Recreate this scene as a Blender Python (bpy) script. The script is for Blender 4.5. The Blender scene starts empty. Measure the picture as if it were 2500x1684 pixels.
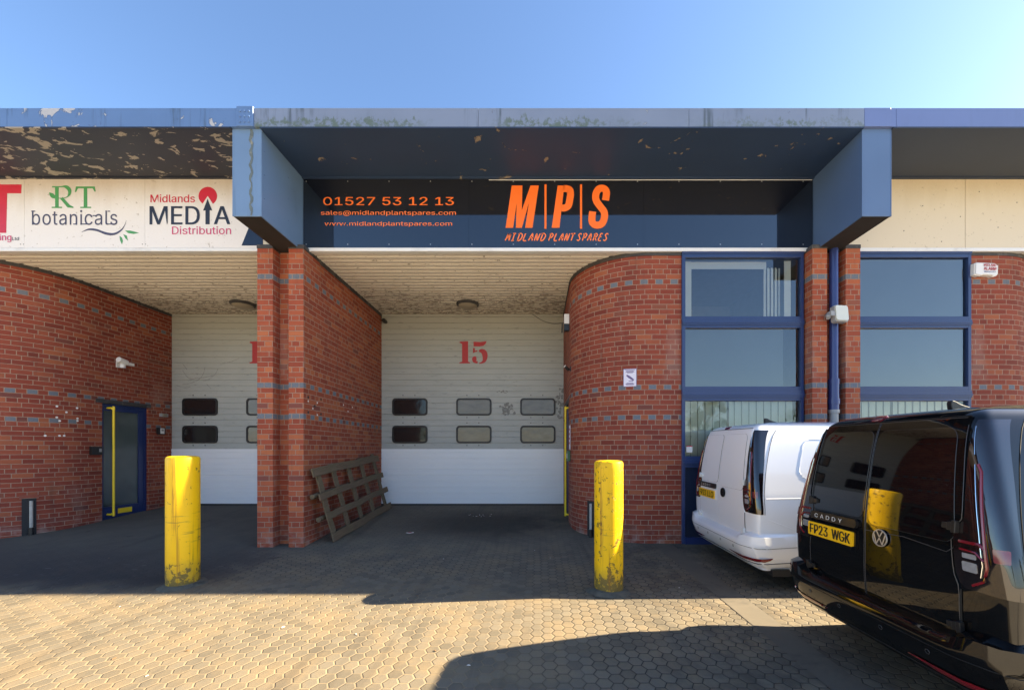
import bpy, bmesh, math, random
import numpy as np
from mathutils import Vector, Matrix
R = math.radians
random.seed(7)
SC = bpy.context.scene
COL = SC.collection

# ------------------------------------------------------------------ camera
CAMZ = 1.40
FPX = 1000.0
cam = bpy.data.cameras.new('camera')
cam.sensor_width = 36.0
cam.lens = 36.0 * FPX / 2500.0
cam.shift_x = -(1312 - 1250) / 2500.0
cam.shift_y = (1100 - 842) / 2500.0
cam.clip_start = 0.05
cam.clip_end = 3000
camo = bpy.data.objects.new('camera', cam)
camo.location = (0, 0, CAMZ)
camo.rotation_euler = (R(90), 0, 0)
COL.objects.link(camo)
SC.camera = camo

# ------------------------------------------------------------------ sky, sun, exposure
SUN_EL, SUN_AZ = 30.0, 5.2          # azimuth: degrees behind the facade, measured from +X
w = bpy.data.worlds.new('World')
SC.world = w
w.use_nodes = True
wn, wl = w.node_tree.nodes, w.node_tree.links
wn.clear()
sky = wn.new('ShaderNodeTexSky')
sky.sky_type = 'NISHITA'
sky.sun_disc = False
sky.sun_elevation = R(SUN_EL)
sky.sun_rotation = R(90 - SUN_AZ)
sky.air_density = 1.0
sky.dust_density = 0.6
sky.ozone_density = 4.0
bg = wn.new('ShaderNodeBackground')
bg.inputs[1].default_value = 0.065
wo = wn.new('ShaderNodeOutputWorld')
wl.new(sky.outputs[0], bg.inputs[0])
wl.new(bg.outputs[0], wo.inputs[0])
sun = bpy.data.lights.new('sun', 'SUN')
sun.energy = 5.0
sun.angle = R(0.5)
sun.color = (1.0, 0.83, 0.56)
suno = bpy.data.objects.new('sun', sun)
sd = Vector((math.cos(R(SUN_EL)) * math.cos(R(SUN_AZ)), math.cos(R(SUN_EL)) * math.sin(R(SUN_AZ)), math.sin(R(SUN_EL))))
suno.rotation_euler = sd.to_track_quat('Z', 'Y').to_euler()
suno.location = (30, 5, 20)
COL.objects.link(suno)
SC.view_settings.view_transform = 'Standard'
SC.view_settings.look = 'None'
SC.view_settings.exposure = 2.4
SC.view_settings.gamma = 1.0
SC.view_settings.use_curve_mapping = False
SC.cycles.max_bounces = 10
SC.cycles.transparent_max_bounces = 12
SC.cycles.use_denoising = True

# ------------------------------------------------------------------ node helpers
class NT:
    def __init__(s, name):
        s.m = bpy.data.materials.new(name)
        s.m.use_nodes = True
        s.t = s.m.node_tree
        s.t.nodes.clear()
        s.out = s.t.nodes.new('ShaderNodeOutputMaterial')
    def n(s, typ, **kw):
        nd = s.t.nodes.new(typ)
        for k, v in kw.items():
            setattr(nd, k, v)
        return nd
    def l(s, a, b):
        s.t.links.new(a, b)
    def put(s, sock, v):
        if v is None: return
        if isinstance(v, bpy.types.NodeSocket): s.l(v, sock)
        elif isinstance(v, (tuple, list)) and len(v) == 3 and sock.type == 'RGBA': sock.default_value = (*v, 1)
        else: sock.default_value = v
    def math(s, op, a, b=None, c=None, clamp=False):
        nd = s.n('ShaderNodeMath', operation=op, use_clamp=clamp)
        for i, v in enumerate((a, b, c)): s.put(nd.inputs[i], v)
        return nd.outputs[0]
    def mix(s, f, a, b, blend='MIX'):
        nd = s.n('ShaderNodeMix', data_type='RGBA', blend_type=blend)
        s.put(nd.inputs[0], f); s.put(nd.inputs[6], a); s.put(nd.inputs[7], b)
        return nd.outputs[2]
    def noise(s, vec, scale, detail=4, rough=.55, dist=0):
        nd = s.n('ShaderNodeTexNoise')
        s.put(nd.inputs['Vector'], vec)
        nd.inputs['Scale'].default_value = scale
        nd.inputs['Detail'].default_value = detail
        nd.inputs['Roughness'].default_value = rough
        nd.inputs['Distortion'].default_value = dist
        return nd.outputs['Fac']
    def step(s, v, a, b, lo=0., hi=1.):
        nd = s.n('ShaderNodeMapRange', interpolation_type='SMOOTHSTEP')
        s.put(nd.inputs[0], v)
        for i, x in enumerate((a, b, lo, hi)): s.put(nd.inputs[i + 1], x)
        return nd.outputs[0]
    def coord(s, kind='Object'):
        return s.n('ShaderNodeTexCoord').outputs[kind]
    def geo(s):
        return s.n('ShaderNodeNewGeometry').outputs['Position']
    def vmath(s, op, a, b=None, c=None):
        nd = s.n('ShaderNodeVectorMath', operation=op)
        for i, v in enumerate((a, b, c)): s.put(nd.inputs[i], v)
        return nd.outputs['Value'] if op in ('LENGTH', 'DOT_PRODUCT', 'DISTANCE') else nd.outputs[0]
    def sep(s, v):
        nd = s.n('ShaderNodeSeparateXYZ'); s.put(nd.inputs[0], v); return nd.outputs
    def comb(s, x, y, z=0.):
        nd = s.n('ShaderNodeCombineXYZ')
        for i, v in enumerate((x, y, z)): s.put(nd.inputs[i], v)
        return nd.outputs[0]
    def ramp(s, f, stops, interp='LINEAR'):
        nd = s.n('ShaderNodeValToRGB'); cr = nd.color_ramp; cr.interpolation = interp
        while len(cr.elements) < len(stops): cr.elements.new(.5)
        for e, (p, c) in zip(cr.elements, stops):
            e.position = p; e.color = (*c, 1)
        s.put(nd.inputs[0], f)
        return nd.outputs[0]
    def bump(s, h, strength=.5, dist=.01):
        nd = s.n('ShaderNodeBump')
        nd.inputs['Strength'].default_value = strength
        nd.inputs['Distance'].default_value = dist
        s.put(nd.inputs['Height'], h)
        return nd.outputs[0]
    def bsdf(s, base, rough=.5, metal=0., normal=None, coat=0., spec=None, coat_rough=.03, emit=None):
        p = s.n('ShaderNodeBsdfPrincipled')
        s.put(p.inputs['Base Color'], base); s.put(p.inputs['Roughness'], rough); s.put(p.inputs['Metallic'], metal)
        if normal is not None: s.l(normal, p.inputs['Normal'])
        s.put(p.inputs['Coat Weight'], coat); s.put(p.inputs['Coat Roughness'], coat_rough)
        if spec is not None: s.put(p.inputs['Specular IOR Level'], spec)
        s.l(p.outputs[0], s.out.inputs[0])
        return p

def plain(name, col, rough=.5, metal=0., coat=0., var=.15, scale=8., bump=.0, spec=None, dirt=None, dirt_amt=.5):
    t = NT(name); c = t.coord()
    n = t.noise(c, scale, 5)
    a = tuple(x * (1 - var) for x in col); b = tuple(min(1, x * (1 + var)) for x in col)
    base = t.mix(n, a, b)
    if dirt:
        d = t.step(t.noise(c, scale * .6, 8, .65, .4), .52, .68)
        base = t.mix(t.math('MULTIPLY', d, dirt_amt), base, dirt)
    nb = t.bump(t.noise(c, scale * 12, 3), .3, bump) if bump else None
    rn = t.math('ADD', rough - .04, t.math('MULTIPLY', n, .08))
    t.bsdf(base, rn, metal, nb, coat, spec)
    return t.m

# ------------------------------------------------------------------ materials
def brick_mat(name, tones, full_bands=False, grime=.5, warm=1.0):
    t = NT(name)
    uv = t.n('ShaderNodeUVMap').outputs[0]
    x, y, _ = t.sep(uv)
    yr = t.math('DIVIDE', t.math('SUBTRACT', y, 1.8645), .075)
    row = t.math('FLOOR', yr); fy = t.math('SUBTRACT', yr, row)
    par = t.math('MODULO', t.math('ADD', row, 400.), 2.)
    # English garden wall: two stretcher courses, then a Flemish-like course with headers
    band = None
    for k in (0., 6., 27.):
        e = t.math('COMPARE', row, k, .1)
        band = e if band is None else t.math('ADD', band, e)
    band = t.math('MINIMUM', band, 1.)
    q3 = t.math('MODULO', t.math('ADD', row, 402.), 5.)
    hdr = t.math('MAXIMUM', t.math('COMPARE', q3, 1., .1), band)
    wdt = t.math('ADD', .225, t.math('MULTIPLY', hdr, -.1125))
    xs = t.math('ADD', x, t.math('MULTIPLY', par, .1125))
    xs = t.math('ADD', xs, t.math('MULTIPLY', hdr, .05625))
    # small per course wander
    wnz = t.n('ShaderNodeTexWhiteNoise', noise_dimensions='1D'); t.l(row, wnz.inputs['W'])
    xs = t.math('ADD', xs, t.math('MULTIPLY', wnz.outputs[0], .02))
    xr = t.math('DIVIDE', xs, wdt); col = t.math('FLOOR', xr); fx = t.math('SUBTRACT', xr, col)
    dx = t.math('MULTIPLY', t.math('MINIMUM', fx, t.math('SUBTRACT', 1., fx)), wdt)
    dy = t.math('MULTIPLY', t.math('MINIMUM', fy, t.math('SUBTRACT', 1., fy)), .075)
    wob = t.math('MULTIPLY', t.math('SUBTRACT', t.noise(uv, 40., 3), .5), .004)
    dd = t.math('ADD', t.math('MINIMUM', dx, dy), wob)
    mort = t.step(dd, .0036, .0060, 1., 0.)
    wn2 = t.n('ShaderNodeTexWhiteNoise', noise_dimensions='2D'); t.l(t.comb(col, row), wn2.inputs['Vector'])
    rnd = wn2.outputs[0]
    bc = t.ramp(rnd, tones)
    n1 = t.noise(uv, 60., 6, .6); n2 = t.noise(uv, 1.1, 4)
    bc = t.mix(t.math('MULTIPLY', n1, .45), bc, t.mix(.5, bc, (.04, .02, .018)))
    cp = t.math('MODULO', t.math('ADD', col, 400.), 2.)
    if full_bands: bm = band
    else: bm = t.math('MULTIPLY', band, t.math('COMPARE', cp, 0., .1))
    bc = t.mix(bm, bc, t.mix(n1, (.085, .095, .12), (.20, .215, .25)))
    mc = t.mix(t.noise(uv, 25., 4), (.26, .165, .12), (.40, .27, .20))
    c = t.mix(mort, bc, mc)
    # weathering with its own shape
    g = t.step(t.noise(t.vmath('MULTIPLY', uv, (1.2, .5, 1.)), 1.6, 7, .6, .5), .5, .75)
    c = t.mix(t.math('MULTIPLY', g, grime * .45), c, (.06, .035, .03))
    rs = t.step(t.noise(t.vmath('MULTIPLY', uv, (7., .35, 1.)), 1.5, 6, .6, .3), .54, .74)
    c = t.mix(t.math('MULTIPLY', rs, .30), c, (.07, .045, .038))
    pale = t.step(t.noise(t.vmath('ADD', t.vmath('MULTIPLY', uv, (1., .7, 1.)), (9., 3., 0.)), 1.3, 6, .65, .4), .56, .74)
    c = t.mix(t.math('MULTIPLY', pale, .22), c, (.42, .30, .25))
    # salts along the foot of the wall
    foot = t.math('MULTIPLY', t.step(y, .0, .34, 1., 0.), t.step(t.noise(uv, 5., 6, .65), .44, .62))
    c = t.mix(t.math('MULTIPLY', foot, .33), c, (.50, .44, .40))
    spk = t.math('MULTIPLY', t.step(t.noise(uv, 9., 2), .75, .78), .25)
    c = t.mix(spk, c, (.5, .42, .38))
    h = t.math('ADD', t.math('MULTIPLY', mort, -1.), t.math('MULTIPLY', n1, .35))
    t.bsdf(c, .82, 0., t.bump(h, .7, .006), spec=.3)
    return t.m

TON = [(0., (.20, .040, .025)), (.2, (.245, .050, .030)), (.5, (.275, .058, .033)), (.8, (.305, .074, .040)), (.92, (.38, .115, .052)), (1., (.16, .05, .042))]
TON_O = [(0., (.25, .050, .027)), (.35, (.31, .068, .033)), (.7, (.36, .090, .041)), (.9, (.42, .13, .054)), (1., (.18, .055, .045))]
M = {}
M['brick'] = brick_mat('red_brick', TON)
M['brick_orange'] = brick_mat('orange_red_brick', TON_O, grime=.35)
M['brick_pier'] = brick_mat('pier_brick', [(p, tuple(x * 1.12 for x in c)) for p, c in TON_O], True, .45)

def paver_mat():
    t = NT('hexagon_block_paving')
    p = t.geo()
    a = .0600
    px, py, _ = t.sep(p)
    wobv = t.vmath('SCALE', t.vmath('SUBTRACT', t.n('ShaderNodeTexNoise').outputs['Color'], (.5, .5, .5)), None)
    nz = wobv.node.inputs[0].links[0].from_node.inputs[0].links[0].from_node
    t.l(p, nz.inputs['Vector']); nz.inputs['Scale'].default_value = 2.2
    wobv.node.inputs['Scale'].default_value = .03
    v = t.comb(px, py, 0.)
    v = t.vmath('ADD', v, wobv)
    v = t.vmath('MULTIPLY', v, (1., 1., 0.))
    P = (3 * a, math.sqrt(3) * a)
    def wrap(vec):
        nd = t.n('ShaderNodeVectorMath', operation='WRAP')
        t.put(nd.inputs[0], vec)
        nd.inputs[1].default_value = (P[0] / 2, P[1] / 2, 1.)
        nd.inputs[2].default_value = (-P[0] / 2, -P[1] / 2, -1.)
        return nd.outputs[0]
    qa = wrap(v); qb = wrap(t.vmath('ADD', v, (P[0] / 2, P[1] / 2, 0.)))
    la, lb = t.vmath('LENGTH', qa), t.vmath('LENGTH', qb)
    sel = t.math('LESS_THAN', la, lb)
    nd = t.n('ShaderNodeMix', data_type='VECTOR'); t.l(sel, nd.inputs[0]); t.l(qb, nd.inputs[4]); t.l(qa, nd.inputs[5])
    q = nd.outputs[1]
    ident = t.vmath('SNAP', t.vmath('ADD', t.vmath('SUBTRACT', v, q), (.01, .01, 0.)), (a / 2, a / 2, 1.))
    wn2 = t.n('ShaderNodeTexWhiteNoise', noise_dimensions='2D'); t.l(ident, wn2.inputs['Vector'])
    qx, qy, _ = t.sep(t.vmath('ABSOLUTE', q))
    d = t.math('MAXIMUM', qy, t.math('ADD', t.math('MULTIPLY', qx, math.sqrt(3) / 2), t.math('MULTIPLY', qy, .5)))
    ap = math.sqrt(3) / 2 * a
    edge = t.math('SUBTRACT', ap, d)
    edge = t.math('ADD', edge, t.math('MULTIPLY', t.math('SUBTRACT', t.noise(p, 45., 3), .5), .0035))
    joint = t.step(edge, .0015, .0048, 1., 0.)
    bev = t.step(edge, .001, .010)
    big = t.noise(p, .55, 5, .6); mid = t.noise(p, 2.3, 6, .65, .3); fine = t.noise(p, 120., 3, .7); fin2 = t.noise(p, 400., 2, .8)
    blk = t.mix(wn2.outputs[0], (.125, .106, .078), (.185, .157, .116))
    blk = t.mix(t.math('MULTIPLY', t.step(mid, .42, .66), .7), blk, (.235, .175, .105))
    blk = t.mix(t.math('MULTIPLY', t.step(fine, .52, .7), .45), blk, (.10, .095, .09))
    blk = t.mix(t.math('MULTIPLY', t.step(fin2, .56, .7), .35), blk, (.33, .28, .20))
    # joints: sand left, dirt right and by the doors, with sun and shade painted in
    sand_sun = t.math('MULTIPLY', t.step(t.math('ADD', px, t.math('MULTIPLY', mid, 1.6)), -.4, 1.6, 1., 0.), t.step(t.math('ADD', py, mid), 4.4, 5.6, 1., 0.))
    jc = t.mix(sand_sun, (.028, .026, .025), (.32, .24, .145))
    sj = t.math('MULTIPLY', joint, t.step(t.noise(p, 5., 4, .6), .28, .5, .45, 1.))
    c = t.mix(sj, blk, jc)
    # worn smooth dusty film that hides joints
    film = t.math('MULTIPLY', t.step(t.noise(t.vmath('MULTIPLY', p, (.5, 1.8, 1.)), 1.3, 5, .6, .6), .56, .72), .55)
    c = t.mix(film, c, (.22, .17, .105))
    # tarry black apron in the left bay and oil in front of the door
    ax = t.math('ADD', px, t.math('MULTIPLY', t.math('SUBTRACT', mid, .5), .9))
    ay = t.math('ADD', py, t.math('MULTIPLY', t.math('SUBTRACT', big, .5), 1.2))
    apron = t.math('MULTIPLY', t.step(ax, -4.1, -3.2, 1., 0.), t.step(ay, 4.1, 4.7))
    c = t.mix(t.math('MULTIPLY', apron, .85), c, t.mix(fine, (.024, .025, .029), (.044, .045, .050)))
    scr = t.math('MULTIPLY', t.step(t.noise(t.vmath('MULTIPLY', p, (1.2, 5., 1.)), 6., 5, .7), .62, .7), .35)
    c = t.mix(t.math('MULTIPLY', scr, apron), c, (.3, .28, .27))
    shade_lift = t.math('MULTIPLY', t.step(ay, 4.5, 6.8), .62)  # paving in the building's shadow is lightened through its colour
    c = t.mix(shade_lift, c, t.mix(mid, (.085, .078, .064), (.20, .18, .14)))
    oil = t.step(t.vmath('LENGTH', t.vmath('MULTIPLY', t.vmath('SUBTRACT', t.vmath('ADD', p, t.comb(t.math('MULTIPLY', t.math('SUBTRACT', mid, .5), 1.4), t.math('MULTIPLY', t.math('SUBTRACT', big, .5), .8), 0.)), (-.9, 7.3, .1)), (.62, .9, 0.))), .25, 1.25, 1., 0.)
    c = t.mix(t.math('MULTIPLY', oil, .7), c, (.018, .017, .016))
    # soil in the van bays
    bay = t.math('MULTIPLY', t.step(t.math('ADD', px, t.math('MULTIPLY', mid, .8)), .6, 2.0), t.step(t.noise(p, 3.1, 7, .65, .5), .42, .6))
    c = t.mix(t.math('MULTIPLY', bay, .5), c, (.06, .053, .045))
    # tyre marks running into the bays, oil drips
    ty = t.step(t.noise(t.vmath('MULTIPLY', p, (3.2, .22, 1.)), 1.1, 5, .6, .2), .55, .70)
    c = t.mix(t.math('MULTIPLY', ty, .38), c, (.055, .048, .040))
    dr = t.step(t.noise(p, 3.6, 3, .5), .70, .735)
    c = t.mix(t.math('MULTIPLY', dr, .55), c, (.05, .043, .035))
    # unseen pale concrete behind the camera, added to bounce warm light into the shade
    c = t.mix(t.step(py, 1.2, 1.6, 1., 0.), c, t.mix(mid, (.46, .40, .31), (.60, .53, .42)))
    h = t.math('ADD', t.math('MULTIPLY', bev, 1.), t.math('ADD', t.math('MULTIPLY', fine, .22), t.math('MULTIPLY', wn2.outputs[0], .45)))
    h = t.math('MULTIPLY', h, t.math('SUBTRACT', 1., t.math('MULTIPLY', apron, .75)))
    t.bsdf(c, .85, 0., t.bump(h, .75, .0045), spec=.25)
    return t.m
M['paving'] = paver_mat()

def weather_metal(name, base, flake, amt, streak=0., moss=None, rough=.35, flake_scale=3., stretch=(1., 1., 1.)):
    t = NT(name); p = t.geo()
    n = t.noise(p, 1.4, 5)
    c = t.mix(n, tuple(x * .85 for x in base), tuple(min(1, x * 1.18) for x in base))
    if streak:
        st = t.step(t.noise(t.vmath('MULTIPLY', p, (9., 1., .5)), 1.3, 6, .6, .4), .52, .68)
        sm = t.math('MULTIPLY', st, t.step(t.noise(p, 1.1, 3), .42, .62))
        c = t.mix(t.math('MULTIPLY', sm, streak), c, (.035, .05, .055))
    if moss:
        z = t.sep(p)[2]
        lim = t.math('ADD', moss, t.math('MULTIPLY', t.math('POWER', t.noise(t.vmath('MULTIPLY', p, (5., 1., .2)), 1.6, 7, .72), 2.2), .42))
        mm = t.math('MULTIPLY', t.step(t.math('SUBTRACT', z, lim), -.03, .012, 1., 0.), t.math('MULTIPLY', t.step(t.noise(p, 14., 5, .7), .40, .58), t.step(t.noise(p, .9, 3), .38, .58)))
        c = t.mix(t.math('MULTIPLY', mm, .85), c, (.085, .12, .085))
    f = t.noise(t.vmath('MULTIPLY', p, stretch), flake_scale, 8, .62, .5)
    big = t.step(t.noise(p, .7, 3), .35, .62)
    th = t.math('SUBTRACT', amt + .07, t.math('MULTIPLY', big, .07))
    fl = t.step(t.math('SUBTRACT', f, th), .0, .012)
    rim = t.step(t.math('SUBTRACT', f, th), -.02, .0)
    c = t.mix(t.math('MULTIPLY', rim, .6), c, tuple(x * .35 for x in base))
    fc = t.mix(t.noise(p, 30., 4), tuple(x * .8 for x in flake), flake)
    c = t.mix(fl, c, fc)
    r = t.math('ADD', rough, t.math('MULTIPLY', fl, .35))
    t.bsdf(c, r, 0., t.bump(t.math('SUBTRACT', t.math('MULTIPLY', n, .1), fl), .4, .003))
    return t.m
M['gutter_left'] = weather_metal('peeling_blue_gutter', (.095, .175, .36), (.42, .44, .49), 0.585, .75, None, .4, 3.4)
M['gutter_mid'] = weather_metal('mossy_grey_blue_gutter', (.165, .21, .31), (.34, .38, .43), 0.64, .85, 5.468, .42)
M['gutter_right'] = weather_metal('clean_blue_gutter', (.12, .17, .36), (.4, .42, .5), 0.72, .1, None, .35)
M['soffit_left'] = weather_metal('peeling_dark_soffit', (.012, .018, .038), (.36, .33, .29), 0.548, 0., None, .5, 4.8, (1., 1.8, 1.))
M['soffit_mid'] = weather_metal('navy_soffit', (.022, .046, .105), (.28, .23, .18), 0.622, 0., None, .55, 5.)
M['soffit_right'] = weather_metal('grey_navy_soffit', (.026, .043, .080), (.3, .27, .24), 0.7, 0., None, .5)
M['beam_left'] = weather_metal('pale_blue_beam', (.13, .215, .36), (.3, .33, .33), 0.75, .25, None, .35)
M['beam_right'] = weather_metal('violet_blue_beam', (.082, .14, .265), (.3, .3, .35), 0.78, .05, None, .4)
M['rust_strip'] = plain('flaked_rust_strip', (.10, .13, .14), .8, var=.5, scale=20, dirt=(.30, .28, .22), dirt_amt=.8)
M['black_under'] = plain('dark_underside', (.022, .018, .018), .8, var=.5, scale=9, bump=.002)  # near-black sheet for the beam undersides
def gloss_sign(name, col, rough=.04, spec=.9):
    t = NT(name); p = t.geo()
    n = t.noise(p, 3., 5)
    t.bsdf(t.mix(n, tuple(x * .8 for x in col), col), t.math('ADD', rough, t.math('MULTIPLY', n, .02)), 0., t.bump(t.noise(p, .9, 2), .05, .01), 1., spec)
    return t.m
M['sign_black'] = gloss_sign('gloss_black_sign', (.004, .005, .010))
M['sign_orange'] = plain('orange_vinyl', (.92, .175, .025), .35, var=.04, spec=.3)
M['sign_orange_light'] = plain('orange_vinyl_small', (.92, .21, .06), .35, var=.04, spec=.3)
def grubby_panel(name, col, dirtc, zt, amt=.8):
    t = NT(name); p = t.geo(); z = t.sep(p)[2]
    n = t.noise(p, 35., 4, .7); b = t.noise(t.vmath('MULTIPLY', p, (3., 1., .7)), 1.5, 6, .6)
    c = t.mix(t.math('MULTIPLY', n, .22), col, dirtc)
    top = t.math('MULTIPLY', t.step(t.math('ADD', z, t.math('MULTIPLY', t.math('SUBTRACT', b, .5), .5)), zt - .55, zt + .05), amt)
    c = t.mix(top, c, t.mix(n, dirtc, tuple(x * .7 for x in dirtc)))
    c = t.mix(t.math('MULTIPLY', t.step(t.noise(p, 18., 4), .66, .72), .5), c, tuple(x * .5 for x in dirtc))
    t.bsdf(c, .45, spec=.35)
    return t.m
M['sign_white'] = grubby_panel('grubby_white_sign', (.80, .79, .80), (.52, .42, .31), 5.47, .7)
M['cream_panel'] = grubby_panel('cream_fascia_panel', (.70, .62, .48), (.58, .46, .29), 5.45, .55)
M['red_vinyl'] = plain('red_vinyl', (.55, .022, .05), .4, var=.06)
M['pink_vinyl'] = plain('pink_red_vinyl', (.58, .05, .17), .4, var=.06)
M['green_vinyl'] = plain('green_vinyl', (.07, .30, .10), .4, var=.06)
M['navy_vinyl'] = plain('navy_vinyl', (.020, .028, .055), .4, var=.06)
M['purple_vinyl'] = plain('slate_purple_vinyl', (.055, .055, .11), .4, var=.06)
M['white_trim'] = plain('white_trim', (.74, .75, .76), .4, var=.06, scale=3, dirt=(.3, .28, .25), dirt_amt=.25)
def slat_mat():
    t = NT('cream_ribbed_soffit'); p = t.geo(); y = t.sep(p)[1]
    n = t.noise(p, 2.2, 5)
    c = t.mix(n, (.66, .61, .53), (.78, .73, .65))
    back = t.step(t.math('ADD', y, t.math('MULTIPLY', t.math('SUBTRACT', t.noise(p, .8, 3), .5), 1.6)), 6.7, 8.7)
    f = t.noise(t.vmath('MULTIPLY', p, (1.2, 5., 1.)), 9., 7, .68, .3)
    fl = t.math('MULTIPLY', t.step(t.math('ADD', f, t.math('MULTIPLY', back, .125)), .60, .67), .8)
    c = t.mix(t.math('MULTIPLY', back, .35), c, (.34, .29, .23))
    c = t.mix(fl, c, (.13, .10, .075))
    edge = t.math('MULTIPLY', t.step(y, 6.08, 6.2, 1., 0.), t.step(t.noise(t.vmath('MULTIPLY', p, (3., 1., 1.)), 4., 5, .6), .5, .6))
    c = t.mix(edge, c, (.10, .08, .06))
    t.bsdf(c, .55, spec=.3)
    return t.m
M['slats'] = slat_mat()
def door_mat(name, lo, hi, top, streak):
    t = NT(name); p = t.geo(); z = t.sep(p)[2]
    n = t.noise(t.vmath('MULTIPLY', p, (1., 1., 3.)), 1.6, 6, .6)
    c = t.mix(n, lo, hi)
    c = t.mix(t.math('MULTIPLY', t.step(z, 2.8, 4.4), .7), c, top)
    s = t.step(t.noise(t.vmath('MULTIPLY', p, (2., 1., 9.)), 2.6, 7, .7, .3), .56, .7)
    c = t.mix(t.math('MULTIPLY', s, streak), c, tuple(x * .4 for x in lo))
    t.bsdf(c, .5, spec=.35)
    return t.m
M['door_grey'] = door_mat('weathered_grey_door', (.34, .36, .35), (.45, .47, .455), (.34, .33, .28), .45)
M['door_white'] = door_mat('fresh_white_door', (.76, .79, .82), (.84, .86, .88), (.7, .7, .7), .08)
M['door_white_l'] = door_mat('fresh_white_door_left', (.74, .76, .80), (.82, .83, .86), (.7, .7, .7), .04)
M['scuff'] = plain('scraped_paint_patch', (.20, .205, .20), .7, var=.6, scale=30)
M['scuff_light'] = plain('faint_scratch', (.27, .275, .26), .7, var=.4, scale=30)
M['red_paint'] = plain('red_stencil_paint', (.42, .022, .025), .5, var=.12, scale=5)
M['rubber'] = plain('black_rubber', (.012, .012, .014), .5, var=.2)
M['dark'] = plain('dark_interior', (.03, .03, .032), .9)
M['interior'] = plain('office_interior_wall', (.22, .22, .2), .9)
M['cap'] = plain('dark_lead_capping', (.045, .043, .045), .7, var=.4, scale=10, dirt=(.2, .19, .17), dirt_amt=.4)
M['blue_frame'] = plain('blue_coated_frame', (.022, .044, .135), .32, var=.12, scale=3, spec=.5)
M['blue_frame_dark'] = plain('dark_blue_door_frame', (.012, .028, .12), .3, var=.15)
M['navy_panel'] = plain('navy_panel', (.010, .020, .050), .3, var=.15)
M['yellow_bar'] = plain('yellow_handle', (.85, .62, .02), .35, var=.06)
M['pipe_blue'] = plain('blue_downpipe', (.028, .045, .165), .25, var=.15, scale=4)
M['white_plastic'] = plain('white_plastic', (.74, .74, .73), .4, var=.05)
M['grey_plastic'] = plain('grey_plastic', (.30, .30, .30), .5, var=.15)
M['pipe_grey'] = plain('grimy_grey_pipe', (.42, .41, .38), .5, var=.3, dirt=(.12, .10, .08))
M['black_plastic'] = plain('black_plastic', (.012, .012, .013), .4, var=.2)
M['lamp_lens'] = plain('frosted_lamp_lens', (.62, .62, .52), .25, var=.08, coat=.6)
M['lamp_cream'] = plain('dull_lamp_disc', (.30, .26, .19), .5, var=.2)
M['paper'] = plain('white_paper', (.72, .69, .80), .5, var=.03)
M['ink'] = plain('purple_ink', (.14, .10, .24), .6, var=.1)
M['ink_red'] = plain('red_ink', (.45, .04, .06), .6, var=.1)
M['ink_blue'] = plain('blue_ink', (.06, .07, .28), .6, var=.1)
M['green_box'] = plain('green_plastic', (.02, .10, .05), .4)
M['steel'] = plain('galvanised_steel', (.42, .43, .44), .4, .6, var=.2)
M['roof'] = plain('roof_sheet', (.2, .2, .21), .8)
M['blind'] = plain('vertical_blind_fabric', (.80, .86, .78), .8, var=.05)
M['curtain'] = plain('white_reveal', (.86, .89, .85), .7, var=.05)
M['spandrel'] = plain('grey_blue_backing', (.155, .20, .235), .5, var=.12, scale=2)
M['tan'] = plain('tan_backing', (.17, .135, .10), .6, var=.35, scale=7)
M['litter'] = plain('litter_paper', (.75, .70, .66), .6, var=.1)
M['leaf_dry'] = plain('dry_leaf', (.20, .12, .06), .8, var=.4, scale=40)
def wood_mat():
    t = NT('mossy_weathered_timber'); c = t.coord()
    g = t.noise(t.vmath('MULTIPLY', c, (2., 20., 20.)), 3., 7, .65, .3)
    b = t.mix(g, (.060, .042, .028), (.24, .170, .11))
    mo = t.step(t.noise(c, 3.2, 5), .40, .58)
    b = t.mix(t.math('MULTIPLY', mo, .45), b, t.mix(g, (.085, .072, .036), (.19, .16, .095)))
    t.bsdf(b, .9, 0., t.bump(g, .5, .006), spec=.2)
    return t.m
M['wood'] = wood_mat()
def bollard_mat(name, lim):
    t = NT(name); c = t.coord(); z = t.sep(c)[2]
    n = t.noise(c, 4., 6); f = t.noise(c, 17., 8, .7, .6)
    b = t.mix(n, (.80, .45, .004), (.90, .58, .008))
    st = t.step(t.noise(t.vmath('MULTIPLY', c, (10., 10., .8)), 1.6, 7, .65, .4), .56, .70)
    b = t.mix(t.math('MULTIPLY', st, .8), b, (.34, .22, .012))
    low = t.step(t.math('ADD', z, t.math('MULTIPLY', t.math('SUBTRACT', t.noise(c, 7., 5, .6), .5), .35)), .02, .36, 1., 0.)
    chip = t.step(t.math('ADD', f, t.math('MULTIPLY', low, .17)), lim, lim + .04)
    b = t.mix(t.math('MULTIPLY', chip, .85), b, t.mix(n, (.055, .05, .02), (.16, .12, .03)))
    b = t.mix(t.math('MULTIPLY', low, .55), b, (.12, .10, .05))
    scr = t.math('MULTIPLY', t.step(t.math('ABSOLUTE', t.math('SUBTRACT', z, .62)), .10, .26, 1., 0.), t.step(t.noise(t.vmath('MULTIPLY', c, (2., 2., 26.)), 1.6, 6, .65), .58, .66))
    b = t.mix(t.math('MULTIPLY', scr, .7), b, (.16, .12, .04))
    rr_ = t.math('MULTIPLY', t.step(t.noise(t.vmath('MULTIPLY', c, (16., 16., .5)), 1.2, 5, .6), .60, .70), .6)
    b = t.mix(rr_, b, (.30, .13, .02))
    wh = t.step(t.noise(c, 9., 3), .74, .76)
    b = t.mix(wh, b, (.7, .68, .6))
    t.bsdf(b, .42, 0., t.bump(t.math('SUBTRACT', t.noise(c, 8., 4), chip), .5, .004), spec=.28)
    return t.m
M['bollard'] = bollard_mat('worn_yellow_paint', .62)
M['bollard_chipped'] = bollard_mat('chipped_yellow_paint', .57)
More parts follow.
